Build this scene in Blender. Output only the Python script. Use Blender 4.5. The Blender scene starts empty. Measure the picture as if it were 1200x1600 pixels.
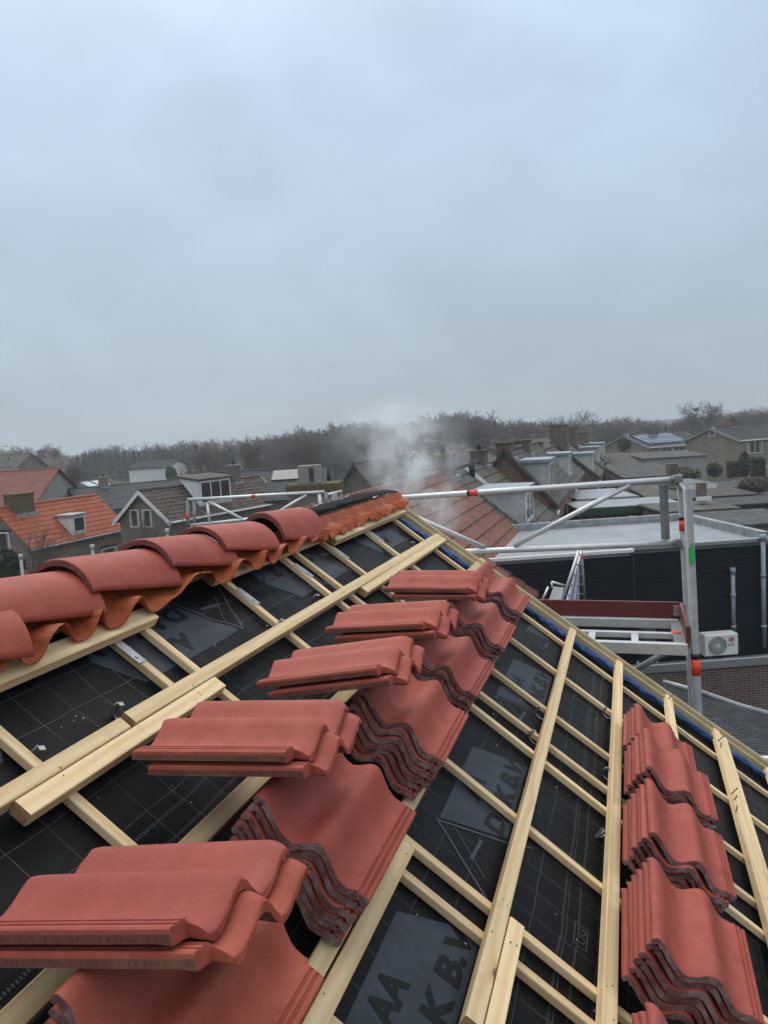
import bpy, bmesh, math, random
from mathutils import Matrix, Vector, noise
R = math.radians
rnd = random.Random(7)
SC = bpy.context.scene
COL = SC.collection

# ------------------------------------------------------------------ camera
CAM = Vector((0, 0, 8.5))
# rows: world X, Y, Z expressed in camera axes (right, down, forward)
WR = ((0.952377, -0.02632519, -0.30378452), (0.29903014, -0.11428405, 0.94737539), (-0.05965756, -0.99309926, -0.10096948))
FPX = 1202.0
cd = bpy.data.cameras.new('camera'); cam = bpy.data.objects.new('camera', cd); COL.objects.link(cam)
cd.sensor_fit = 'VERTICAL'; cd.sensor_height = 36.0; cd.sensor_width = 27.0
cd.lens = 36.0 * FPX / 1600.0
cd.clip_start = 0.05; cd.clip_end = 5000
m = Matrix.Identity(4)
for i in range(3):
    m[i][0] = WR[i][0]; m[i][1] = -WR[i][1]; m[i][2] = -WR[i][2]; m[i][3] = CAM[i]
cam.matrix_world = m
SC.camera = cam

# ------------------------------------------------------------------ render settings
SC.view_settings.view_transform = 'Standard'; SC.view_settings.look = 'None'
SC.view_settings.exposure = 0.0; SC.view_settings.gamma = 1.0
SC.cycles.use_denoising = True
SC.cycles.max_bounces = 6; SC.cycles.volume_bounces = 3; SC.cycles.transparent_max_bounces = 8
SC.cycles.volume_step_rate = 2.0
SC.cycles.caustics_reflective = False; SC.cycles.caustics_refractive = False

# ------------------------------------------------------------------ world: overcast sky
SUN_EL, SUN_AZ = 48, -35      # azimuth measured from +Y towards +X
w = bpy.data.worlds.new('World'); SC.world = w; w.use_nodes = True
nt = w.node_tree; nt.nodes.clear()
def N(t, kind, **kw):
    n = t.nodes.new(kind)
    for k, v in kw.items():
        if k.startswith('_'): setattr(n, k[1:], v)
        else: n.inputs[k.replace('__', ' ')].default_value = v
    return n
out = N(nt, 'ShaderNodeOutputWorld'); bg = N(nt, 'ShaderNodeBackground', Strength=0.1)
sky = N(nt, 'ShaderNodeTexSky', _sky_type='NISHITA', _sun_disc=False, _sun_elevation=R(SUN_EL), _sun_rotation=R(SUN_AZ), _air_density=1.0, _dust_density=3.0)
tc = N(nt, 'ShaderNodeTexCoord')
sep = N(nt, 'ShaderNodeSeparateXYZ'); nt.links.new(tc.outputs['Generated'], sep.inputs[0])
ramp = N(nt, 'ShaderNodeValToRGB'); nt.links.new(sep.outputs['Z'], ramp.inputs[0])
cr = ramp.color_ramp; cr.interpolation = 'B_SPLINE'
cr.elements[0].position = 0.0; cr.elements[0].color = (.345, .430, .495, 1)
cr.elements[1].position = 1.0; cr.elements[1].color = (3.2, 3.3, 3.4, 1)
for p, c in ((.10, (.365, .460, .540)), (.25, (.420, .528, .648)), (.42, (.485, .608, .775)), (.54, (.60, .74, .88)), (.72, (1.75, 1.9, 2.05))):
    e = cr.elements.new(p); e.color = c + (1,)
mp = N(nt, 'ShaderNodeMapping'); mp.inputs['Scale'].default_value = (2.2, 2.2, 3.6); mp.inputs['Location'].default_value = (3.1, .4, .2)
nt.links.new(tc.outputs['Generated'], mp.inputs[0])
nz = N(nt, 'ShaderNodeTexNoise', Scale=2.1, Detail=5.0, Roughness=.50, Distortion=.35); nt.links.new(mp.outputs[0], nz.inputs['Vector'])
mr = N(nt, 'ShaderNodeMapRange'); mr.inputs[1].default_value = .32; mr.inputs[2].default_value = .68; mr.inputs[3].default_value = .92; mr.inputs[4].default_value = 1.07
nt.links.new(nz.outputs['Fac'], mr.inputs[0])
mul = N(nt, 'ShaderNodeVectorMath', _operation='SCALE'); nt.links.new(ramp.outputs[0], mul.inputs[0]); nt.links.new(mr.outputs[0], mul.inputs['Scale'])
mul2 = N(nt, 'ShaderNodeVectorMath', _operation='SCALE'); nt.links.new(mul.outputs[0], mul2.inputs[0]); mul2.inputs['Scale'].default_value = 11.5
mx = N(nt, 'ShaderNodeMixRGB'); mx.inputs[0].default_value = .94
nt.links.new(sky.outputs[0], mx.inputs[1]); nt.links.new(mul2.outputs[0], mx.inputs[2])
nt.links.new(mx.outputs[0], bg.inputs[0]); nt.links.new(bg.outputs[0], out.inputs[0])

sd = bpy.data.lights.new('sun', 'SUN'); sd.energy = 1.4; sd.angle = R(40); sd.color = (1, .98, .96)
so = bpy.data.objects.new('sun', sd); COL.objects.link(so)
sdir = Vector((math.sin(R(SUN_AZ)) * math.cos(R(SUN_EL)), math.cos(R(SUN_AZ)) * math.cos(R(SUN_EL)), math.sin(R(SUN_EL))))
so.rotation_euler = sdir.to_track_quat('Z', 'Y').to_euler(); so.location = (0, 0, 60)

# ------------------------------------------------------------------ measuring helpers: from a sight line to a point at a known height / distance
def ray(px, py):
    c = ((px - 600) / FPX, (py - 800) / FPX, 1.0)
    return Vector([sum(WR[i][k] * c[k] for k in range(3)) for i in range(3)])
def at_z(px, py, z): r = ray(px, py); return CAM + r * ((z - CAM.z) / r.z)
def at_y(px, py, y): r = ray(px, py); return CAM + r * (y / r.y)
def at_d(px, py, d): return CAM + ray(px, py) * d
def on_plane(px, py, P, n): r = ray(px, py); return CAM + r * ((P - CAM).dot(n) / r.dot(n))

# ------------------------------------------------------------------ mesh helpers
class MB:
    def __init__(s): s.v = []; s.f = []; s.m = []; s.sm = []
    def add(s, vs, fs, mi=0, smooth=False):
        o = len(s.v); s.v += [tuple(p) for p in vs]
        for f in fs: s.f.append([i + o for i in f]); s.m.append(mi); s.sm.append(smooth)
        return s
    def quad(s, a, b, c, d, mi=0): return s.add((a, b, c, d), ((0, 1, 2, 3),), mi)
    def box(s, lo, hi, mi=0, M=None):
        x0, y0, z0 = lo; x1, y1, z1 = hi
        vs = [Vector(p) for p in ((x0, y0, z0), (x1, y0, z0), (x1, y1, z0), (x0, y1, z0), (x0, y0, z1), (x1, y0, z1), (x1, y1, z1), (x0, y1, z1))]
        if M: vs = [M @ p for p in vs]
        return s.add(vs, ((0, 3, 2, 1), (4, 5, 6, 7), (0, 1, 5, 4), (1, 2, 6, 5), (2, 3, 7, 6), (3, 0, 4, 7)), mi)
    def cbox(s, lo, hi, c=.003, mi=0, M=None, endmi=None):
        """chamfered box; the two x ends may take another material"""
        x0, y0, z0 = lo; x1, y1, z1 = hi
        prof = [(y0 + c, z0), (y1 - c, z0), (y1, z0 + c), (y1, z1 - c), (y1 - c, z1), (y0 + c, z1), (y0, z1 - c), (y0, z0 + c)]
        vs = [Vector((x, p[0], p[1])) for x in (x0, x1) for p in prof]
        if M: vs = [M @ p for p in vs]
        s.add(vs, [(i, (i + 1) % 8, 8 + (i + 1) % 8, 8 + i) for i in range(8)], mi)
        s.add(vs[:8], (tuple(range(7, -1, -1)),), mi if endmi is None else endmi)
        s.add(vs[8:], (tuple(range(8)),), mi if endmi is None else endmi)
        return s
    def tube(s, pts, rad, n=10, mi=0, caps=True, smooth=True):
        pts = [Vector(p) for p in pts]; rads = rad if isinstance(rad, (list, tuple)) else [rad] * len(pts)
        vs = []; up = None
        for i, p in enumerate(pts):
            t = (pts[min(i + 1, len(pts) - 1)] - pts[max(i - 1, 0)]).normalized()
            if up is None: up = Vector((0, 0, 1)) if abs(t.z) < .9 else Vector((1, 0, 0))
            a = t.cross(up).normalized(); b = a.cross(t); up = b
            for k in range(n):
                g = 2 * math.pi * k / n; vs.append(p + (a * math.cos(g) + b * math.sin(g)) * rads[i])
        fs = [(i * n + k, i * n + (k + 1) % n, (i + 1) * n + (k + 1) % n, (i + 1) * n + k) for i in range(len(pts) - 1) for k in range(n)]
        s.add(vs, fs, mi, smooth)
        if caps:
            s.add(vs[:n], (tuple(range(n)),), mi); s.add(vs[-n:], (tuple(range(n - 1, -1, -1)),), mi)
        return s
    def prism(s, poly, z0, z1, mi=0, M=None):
        n = len(poly); vs = [Vector((p[0], p[1], z)) for z in (z0, z1) for p in poly]
        if M: vs = [M @ p for p in vs]
        return s.add(vs, [tuple(range(n - 1, -1, -1)), tuple(range(n, 2 * n))] + [(i, (i + 1) % n, n + (i + 1) % n, n + i) for i in range(n)], mi)

WM = {}
def uvmap(me):
    uv = me.uv_layers.new(name='UVMap'); z = Vector((0, 0, 1)); vs = me.vertices; data = uv.data
    for p in me.polygons:
        n = p.normal
        if abs(n.z) > .995: t, b = Vector((1, 0, 0)), Vector((0, 1, 0))
        else: t = z.cross(n).normalized(); b = n.cross(t)
        for li in p.loop_indices:
            c = vs[me.loops[li].vertex_index].co; data[li].uv = (c.dot(t), c.dot(b))
def obj(name, mb, mats, parent=None, M=None, uv=False, fix=True):
    me = bpy.data.meshes.new(name)
    me.from_pydata(mb.v, [], mb.f)
    for mt in (mats if isinstance(mats, (list, tuple)) else [mats]): me.materials.append(mt)
    me.polygons.foreach_set('material_index', mb.m); me.polygons.foreach_set('use_smooth', mb.sm)
    me.update()
    if fix:
        bm = bmesh.new(); bm.from_mesh(me)
        if any(mb.sm): bmesh.ops.remove_doubles(bm, verts=bm.verts, dist=1e-5)
        bmesh.ops.recalc_face_normals(bm, faces=bm.faces); bm.to_mesh(me); bm.free(); me.update()
    if uv: uvmap(me)
    return place(bpy.data.objects.new(name, me), parent, M)
def place(o, parent=None, M=None):
    COL.objects.link(o); M = M.copy() if M else (WM[parent.name].copy() if parent else Matrix.Identity(4))
    WM[o.name] = M
    if parent: o.parent = parent; o.matrix_local = WM[parent.name].inverted() @ M
    else: o.matrix_world = M
    return o
def tag(o, label, cat, group=None, kind=None):
    o['label'] = label; o['category'] = cat
    if group: o['group'] = group
    if kind: o['kind'] = kind
    return o
def thing(name, label, cat, M=None, group=None):
    o = bpy.data.objects.new(name, None); o.empty_display_size = .2
    place(o, None, M if M is not None else Matrix.Identity(4)); return tag(o, label, cat, group)
def struct(name, mb, mats, uv=False, **k):
    o = obj(name, mb, mats, uv=uv, **k); o['kind'] = 'structure'; return o
def dup(root, M, label=None):
    r = root.copy(); COL.objects.link(r); r.matrix_world = M; WM[r.name] = M
    if label: r['label'] = label
    for ch in list(root.children):
        c = ch.copy(); COL.objects.link(c); c.parent = r
        for g in list(ch.children): d = g.copy(); COL.objects.link(d); d.parent = c
    return r
def T(x, y, z): return Matrix.Translation((x, y, z))
def RZ(a): return Matrix.Rotation(a, 4, 'Z')
def basis(x, y, z, o):
    M = Matrix.Identity(4)
    for i in range(3): M[i][0] = x[i]; M[i][1] = y[i]; M[i][2] = z[i]; M[i][3] = o[i]
    return M
def text_mesh(body, height, name, mat, parent, M, width=None, extrude=.0006, bold=.0):
    cu = bpy.data.curves.new(name, 'FONT'); cu.body = body; cu.size = 1.0; cu.extrude = 0.0; cu.offset = bold; cu.resolution_u = 3
    t = bpy.data.objects.new(name, cu); COL.objects.link(t); bpy.context.view_layer.update()
    me = bpy.data.meshes.new_from_object(t.evaluated_get(bpy.context.evaluated_depsgraph_get()))
    bpy.data.objects.remove(t); bpy.data.curves.remove(cu)
    xs = [v.co.x for v in me.vertices]; ys = [v.co.y for v in me.vertices]
    sy = height / (max(ys) - min(ys)); sx = width / (max(xs) - min(xs)) if width else sy
    for v in me.vertices: v.co.x = (v.co.x - min(xs)) * sx; v.co.y = (v.co.y - min(ys)) * sy
    me.materials.clear(); me.materials.append(mat)
    return place(bpy.data.objects.new(name, me), parent, M)

# ------------------------------------------------------------------ materials
def mat(name, col=(.5, .5, .5), rough=.6, metal=0.0, var=.0, vscale=6.0, bump=0.0, bscale=60.0, spec=.5, col2=None, coords='Object'):
    m = bpy.data.materials.new(name); m.use_nodes = True; t = m.node_tree; b = t.nodes['Principled BSDF']
    b.inputs['Base Color'].default_value = (*col, 1); b.inputs['Roughness'].default_value = rough; b.inputs['Metallic'].default_value = metal
    b.inputs['Specular IOR Level'].default_value = spec
    tc = N(t, 'ShaderNodeTexCoord')
    if var or col2:
        n = N(t, 'ShaderNodeTexNoise', Scale=vscale, Detail=6.0, Roughness=.6); t.links.new(tc.outputs[coords], n.inputs['Vector'])
        c2 = col2 or tuple(max(0, c * (1 - var)) for c in col); c1 = col if col2 else tuple(min(1, c * (1 + var)) for c in col)
        r = N(t, 'ShaderNodeMapRange'); r.inputs[1].default_value = .3; r.inputs[2].default_value = .7; t.links.new(n.outputs['Fac'], r.inputs[0])
        mx = N(t, 'ShaderNodeMixRGB'); mx.inputs[1].default_value = (*c2, 1); mx.inputs[2].default_value = (*c1, 1)
        t.links.new(r.outputs[0], mx.inputs[0]); t.links.new(mx.outputs[0], b.inputs['Base Color'])
    if bump:
        n2 = N(t, 'ShaderNodeTexNoise', Scale=bscale, Detail=5.0, Roughness=.65); t.links.new(tc.outputs[coords], n2.inputs['Vector'])
        bp = N(t, 'ShaderNodeBump', Strength=bump, Distance=.01); t.links.new(n2.outputs['Fac'], bp.inputs['Height']); t.links.new(bp.outputs[0], b.inputs['Normal'])
    return m
def mixc(t, fac, a, b, mode='MIX'):
    n = N(t, 'ShaderNodeMixRGB', _blend_type=mode)
    for i, x in ((0, fac), (1, a), (2, b)):
        if isinstance(x, (int, float)): n.inputs[i].default_value = x
        elif isinstance(x, tuple): n.inputs[i].default_value = (*x, 1)
        else: t.links.new(x, n.inputs[i])
    return n.outputs[0]
def math_(t, op, a, b=None, c=None):
    n = N(t, 'ShaderNodeMath', _operation=op)
    for i, x in enumerate((a, b, c)):
        if x is None: continue
        if isinstance(x, (int, float)): n.inputs[i].default_value = x
        else: t.links.new(x, n.inputs[i])
    return n.outputs[0]
def noise_(t, vec, scale, detail=5, rough=.6, scl=None, lo=None, hi=None):
    if scl:
        mp = N(t, 'ShaderNodeMapping'); mp.inputs['Scale'].default_value = scl; t.links.new(vec, mp.inputs[0]); vec = mp.outputs[0]
    n = N(t, 'ShaderNodeTexNoise', Scale=scale, Detail=float(detail), Roughness=rough); t.links.new(vec, n.inputs['Vector'])
    if lo is None: return n.outputs['Fac']
    r = N(t, 'ShaderNodeMapRange'); r.inputs[1].default_value = lo; r.inputs[2].default_value = hi; t.links.new(n.outputs['Fac'], r.inputs[0]); return r.outputs[0]
def new_mat(name):
    m = bpy.data.materials.new(name); m.use_nodes = True; t = m.node_tree; return m, t, t.nodes['Principled BSDF'], N(t, 'ShaderNodeTexCoord')
def bump_(t, b, h, s, d=.01, chain=None):
    bp = N(t, 'ShaderNodeBump', Strength=s, Distance=d); t.links.new(h, bp.inputs['Height'])
    if chain: t.links.new(chain.outputs[0], bp.inputs['Normal'])
    t.links.new(bp.outputs[0], b.inputs['Normal']); return bp
def obj_offset(t, tc):
    oi = N(t, 'ShaderNodeObjectInfo'); a = N(t, 'ShaderNodeVectorMath', _operation='MULTIPLY_ADD')
    cx = N(t, 'ShaderNodeCombineXYZ')
    for k in 'XYZ': t.links.new(oi.outputs['Random'], cx.inputs[k])
    t.links.new(cx.outputs[0], a.inputs[0]); a.inputs[1].default_value = (17, 29, 43); t.links.new(tc.outputs['Object'], a.inputs[2])
    return a.outputs[0], oi.outputs['Random']

def tile_red():
    m, t, b, tc = new_mat('red_concrete'); v, rn = obj_offset(t, tc)
    base = mixc(t, noise_(t, v, 11, 6, .7, lo=.33, hi=.67), (.312, .060, .038), (.412, .092, .060))
    base = mixc(t, noise_(t, v, 2.2, 3, .5, lo=.45, hi=.75), base, (.36, .088, .071))
    hs = N(t, 'ShaderNodeHueSaturation'); t.links.new(base, hs.inputs['Color'])
    t.links.new(math_(t, 'MULTIPLY_ADD', rn, .24, .88), hs.inputs['Value']); t.links.new(math_(t, 'MULTIPLY_ADD', rn, .007, .4965), hs.inputs['Hue'])
    pits = noise_(t, v, 300, 3, .6, lo=.25, hi=.35)
    c = mixc(t, pits, (.19, .042, .03), hs.outputs[0])
    vo = N(t, 'ShaderNodeTexVoronoi', Scale=38.0); t.links.new(v, vo.inputs['Vector'])
    spk = math_(t, 'LESS_THAN', vo.outputs['Distance'], .045)
    keep = math_(t, 'MULTIPLY', spk, math_(t, 'GREATER_THAN', noise_(t, v, 5, 2), .60))
    c = mixc(t, keep, c, (.55, .36, .32))
    scr = noise_(t, v, 3, 6, .75, scl=(6, .8, 1), lo=.69, hi=.76)
    c = mixc(t, math_(t, 'MULTIPLY', scr, .35), c, (.52, .27, .24))
    dust = math_(t, 'MULTIPLY', noise_(t, v, 7, 7, .75, lo=.54, hi=.76), .26); c = mixc(t, dust, c, (.47, .20, .155))
    t.links.new(c, b.inputs['Base Color'])
    t.links.new(noise_(t, v, 20, 3, lo=.0, hi=1.4), b.inputs['Roughness']); b.inputs['Roughness'].default_value = .6
    rr = N(t, 'ShaderNodeMapRange'); t.links.new(noise_(t, v, 14, 4), rr.inputs[0]); rr.inputs[3].default_value = .50; rr.inputs[4].default_value = .78; t.links.new(rr.outputs[0], b.inputs['Roughness'])
    b.inputs['Specular IOR Level'].default_value = .34
    b1 = bump_(t, b, noise_(t, v, 300, 4, .75), .42, .004); bump_(t, b, noise_(t, v, 45, 4, .65), .22, .008, b1)
    return m
def tile_raw():
    m, t, b, tc = new_mat('raw_concrete_edge'); v, rn = obj_offset(t, tc)
    base = mixc(t, noise_(t, v, 60, 5, .7, lo=.3, hi=.7), (.100, .040, .036), (.225, .100, .088))
    wash = math_(t, 'MULTIPLY', noise_(t, v, 16, 6, .7, lo=.44, hi=.70), .58)
    c = mixc(t, wash, base, (.47, .40, .42)); t.links.new(c, b.inputs['Base Color']); b.inputs['Roughness'].default_value = .85
    bump_(t, b, noise_(t, v, 200, 5, .75), .6, .006); return m
def wood(name='pine', tint=1.0):
    m, t, b, tc = new_mat(name); v, rn = obj_offset(t, tc)
    c = lambda r, g, bl: (r * tint, g * tint, bl * tint)
    wob = N(t, 'ShaderNodeTexNoise', Scale=2.2, Detail=2.0); t.links.new(v, wob.inputs['Vector'])
    kv = N(t, 'ShaderNodeMapping'); kv.inputs['Scale'].default_value = (1, 2.6, 2.6); t.links.new(v, kv.inputs[0])
    kn = N(t, 'ShaderNodeTexVoronoi', Scale=2.3); t.links.new(kv.outputs[0], kn.inputs['Vector']); kd = kn.outputs['Distance']
    pull = math_(t, 'DIVIDE', .010, math_(t, 'ADD', kd, .05))
    vv = N(t, 'ShaderNodeVectorMath', _operation='MULTIPLY_ADD'); t.links.new(wob.outputs['Color'], vv.inputs[0]); vv.inputs[1].default_value = (0, .030, .030); t.links.new(v, vv.inputs[2])
    sp = N(t, 'ShaderNodeSeparateXYZ'); t.links.new(vv.outputs[0], sp.inputs[0])
    ringc = math_(t, 'ADD', math_(t, 'ADD', math_(t, 'MULTIPLY', sp.outputs[1], 170.0), math_(t, 'MULTIPLY', sp.outputs[2], 95.0)), math_(t, 'MULTIPLY', pull, 60.0))
    ring = math_(t, 'POWER', math_(t, 'ABSOLUTE', math_(t, 'SINE', math_(t, 'MULTIPLY', ringc, .55))), 2.2)
    fine = noise_(t, v, 1.0, 4, .6, scl=(2.0, 90, 90), lo=.3, hi=.72)
    base = mixc(t, math_(t, 'MULTIPLY', ring, .55), c(.88, .715, .445), c(.66, .425, .185)); base = mixc(t, math_(t, 'MULTIPLY', fine, .30), base, c(.66, .47, .24))
    base = mixc(t, math_(t, 'MULTIPLY', noise_(t, v, 3.2, 4, .6, scl=(.6, 2, 2), lo=.42, hi=.75), .45), base, c(.74, .53, .27))
    k = N(t, 'ShaderNodeMapRange'); k.inputs[1].default_value = .022; k.inputs[2].default_value = .050; k.inputs[3].default_value = 1; k.inputs[4].default_value = 0; t.links.new(kd, k.inputs[0])
    halo = N(t, 'ShaderNodeMapRange'); halo.inputs[1].default_value = .04; halo.inputs[2].default_value = .13; halo.inputs[3].default_value = .4; halo.inputs[4].default_value = 0; t.links.new(kd, halo.inputs[0])
    base = mixc(t, halo.outputs[0], base, c(.62, .36, .13)); base = mixc(t, math_(t, 'MULTIPLY', k.outputs[0], .85), base, (.15, .062, .025))
    base = mixc(t, math_(t, 'MULTIPLY', noise_(t, v, 11, 6, .75, lo=.57, hi=.75), .40), base, (.30, .235, .155))
    scuff = noise_(t, v, 1, 4, .7, scl=(26, 3, 3), lo=.66, hi=.72); base = mixc(t, math_(t, 'MULTIPLY', scuff, .22), base, (.32, .22, .12))
    hs = N(t, 'ShaderNodeHueSaturation'); t.links.new(base, hs.inputs['Color']); t.links.new(math_(t, 'MULTIPLY_ADD', rn, .26, .84), hs.inputs['Value'])
    t.links.new(hs.outputs[0], b.inputs['Base Color']); b.inputs['Roughness'].default_value = .68; b.inputs['Specular IOR Level'].default_value = .3
    bump_(t, b, noise_(t, v, 1.0, 4, .6, scl=(4, 160, 160)), .25, .004); return m
def membrane():
    m, t, b, tc = new_mat('black_underlay')
    sp = N(t, 'ShaderNodeSeparateXYZ'); 
    ds = N(t, 'ShaderNodeTexNoise', Scale=2.2, Detail=2.0); t.links.new(tc.outputs['Object'], ds.inputs['Vector'])
    ad = N(t, 'ShaderNodeVectorMath', _operation='MULTIPLY_ADD'); t.links.new(ds.outputs['Color'], ad.inputs[0]); ad.inputs[1].default_value = (.035, .035, 0); t.links.new(tc.outputs['Object'], ad.inputs[2])
    t.links.new(ad.outputs[0], sp.inputs[0]); V, U = sp.outputs[0], sp.outputs[1]
    def line(c, off, wd):
        a = math_(t, 'ADD', c, -off + 50 * .112); f = math_(t, 'FRACT', math_(t, 'DIVIDE', a, .112)); d = math_(t, 'ABSOLUTE', math_(t, 'SUBTRACT', f, .5))
        return math_(t, 'GREATER_THAN', d, .5 - wd)
    ln = math_(t, 'MAXIMUM', line(U, 1.619 + .0175, .009), line(V, -.854 + .0175, .009))
    def dots(v0):
        a = math_(t, 'LESS_THAN', math_(t, 'ABSOLUTE', math_(t, 'SUBTRACT', V, v0 + .0175)), .004)
        return math_(t, 'MULTIPLY', a, math_(t, 'LESS_THAN', math_(t, 'FRACT', math_(t, 'MULTIPLY', U, 105.0)), .5))
    dt = math_(t, 'MAXIMUM', math_(t, 'MAXIMUM', dots(.70), dots(.755)), math_(t, 'MAXIMUM', dots(-.37), dots(-.315)))
    base = mixc(t, noise_(t, tc.outputs['Object'], 5, 6, .65, lo=.3, hi=.75), (.0045, .0052, .0062), (.0095, .0102, .0115))
    fade = noise_(t, tc.outputs['Object'], 3.5, 3, lo=.35, hi=.6)
    c = mixc(t, math_(t, 'MULTIPLY', ln, math_(t, 'MULTIPLY_ADD', fade, .45, .2)), base, (.13, .145, .155)); c = mixc(t, math_(t, 'MULTIPLY', dt, .4), c, (.14, .15, .16))
    dust = math_(t, 'MULTIPLY', noise_(t, tc.outputs['Object'], 12, 7, .75, lo=.62, hi=.82), .16)
    c = mixc(t, dust, c, (.10, .09, .075)); t.links.new(c, b.inputs['Base Color'])
    rr = N(t, 'ShaderNodeMapRange'); t.links.new(noise_(t, tc.outputs['Object'], 7, 5), rr.inputs[0]); rr.inputs[3].default_value = .36; rr.inputs[4].default_value = .58; t.links.new(rr.outputs[0], b.inputs['Roughness'])
    b.inputs['Specular IOR Level'].default_value = .12
    b1 = bump_(t, b, noise_(t, tc.outputs['Object'], 420, 2), .10, .002); bump_(t, b, noise_(t, tc.outputs['Object'], 9, 5, .6), .35, .018, b1); return m
def roof_tiles(name, c1, c2, moss=None, gauge=.33, width=.30, moss_amt=.5, rough=.75, line=.35):
    m, t, b, tc = new_mat(name); uvn = tc.outputs['UV']; sp = N(t, 'ShaderNodeSeparateXYZ'); t.links.new(uvn, sp.inputs[0])
    fv = math_(t, 'FRACT', math_(t, 'DIVIDE', math_(t, 'ADD', sp.outputs[1], 1000 * gauge), gauge)); row = math_(t, 'FLOOR', math_(t, 'DIVIDE', math_(t, 'ADD', sp.outputs[1], 1000 * gauge), gauge))
    fu = math_(t, 'FRACT', math_(t, 'DIVIDE', math_(t, 'ADD', sp.outputs[0], 1000 * width), width)); cl = math_(t, 'FLOOR', math_(t, 'DIVIDE', math_(t, 'ADD', sp.outputs[0], 1000 * width), width))
    cx = N(t, 'ShaderNodeCombineXYZ'); t.links.new(row, cx.inputs[0]); t.links.new(cl, cx.inputs[1])
    wn = N(t, 'ShaderNodeTexWhiteNoise'); t.links.new(cx.outputs[0], wn.inputs['Vector'])
    base = mixc(t, wn.outputs['Value'], c1, c2)
    base = mixc(t, math_(t, 'MULTIPLY', noise_(t, tc.outputs['Object'], 1.3, 6, .7, lo=.4, hi=.7), .45), base, tuple(c * .62 for c in c1))
    if moss:
        mo = math_(t, 'MULTIPLY', noise_(t, tc.outputs['Object'], 8.5, 7, .8, lo=.54, hi=.64), moss_amt); base = mixc(t, mo, base, moss)
    gap = math_(t, 'LESS_THAN', fu, .05); base = mixc(t, math_(t, 'MULTIPLY', gap, line), base, (.012, .011, .01))
    t.links.new(base, b.inputs['Base Color']); b.inputs['Roughness'].default_value = rough; b.inputs['Specular IOR Level'].default_value = .35
    wave = math_(t, 'SINE', math_(t, 'MULTIPLY', fu, 6.2832)); bump_(t, b, math_(t, 'ADD', wave, math_(t, 'MULTIPLY', noise_(t, tc.outputs['Object'], 20, 4), .7)), .55, .03); return m
def brick(name, c1, c2, mortar=(.30, .28, .25), sc=1.0, rough=.85):
    m, t, b, tc = new_mat(name)
    br = N(t, 'ShaderNodeTexBrick', Scale=1.0 / sc); br.inputs['Brick Width'].default_value = .22; br.inputs['Row Height'].default_value = .0625; br.inputs['Mortar Size'].default_value = .006
    br.inputs['Color1'].default_value = (*c1, 1); br.inputs['Color2'].default_value = (*c2, 1); br.inputs['Mortar'].default_value = (*mortar, 1); br.inputs['Bias'].default_value = 0
    t.links.new(tc.outputs['UV'], br.inputs['Vector'])
    c = mixc(t, math_(t, 'MULTIPLY', noise_(t, tc.outputs['Object'], .9, 6, .7, lo=.4, hi=.7), .5), br.outputs['Color'], tuple(x * .6 for x in c1))
    t.links.new(c, b.inputs['Base Color']); b.inputs['Roughness'].default_value = rough
    bump_(t, b, br.outputs['Fac'], -.4, .01); return m
def ribbed(name, col, pitch=.1, horizontal=True, rough=.5, depth=.02, var=.25, metal=0, groove=.25):
    m, t, b, tc = new_mat(name); sp = N(t, 'ShaderNodeSeparateXYZ'); t.links.new(tc.outputs['UV'], sp.inputs[0])
    f = math_(t, 'FRACT', math_(t, 'DIVIDE', math_(t, 'ADD', sp.outputs[1 if horizontal else 0], 1000 * pitch), pitch))
    saw = math_(t, 'SINE', math_(t, 'MULTIPLY', f, 6.2832)) if not horizontal else f
    gap = math_(t, 'LESS_THAN', f, .10)
    c = mixc(t, noise_(t, tc.outputs['Object'], 1.6, 6, .7, lo=.35, hi=.7), tuple(x * (1 - var) for x in col), tuple(x * (1 + var) for x in col))
    c = mixc(t, math_(t, 'MULTIPLY', gap, .6), c, tuple(x * groove for x in col)); t.links.new(c, b.inputs['Base Color']); b.inputs['Roughness'].default_value = rough; b.inputs['Metallic'].default_value = metal
    b.inputs['Specular IOR Level'].default_value = .25; bump_(t, b, saw, .5, depth); return m
def glass():
    return mat('window_glass', (.02, .024, .028), .08, 0, spec=.8)

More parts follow.
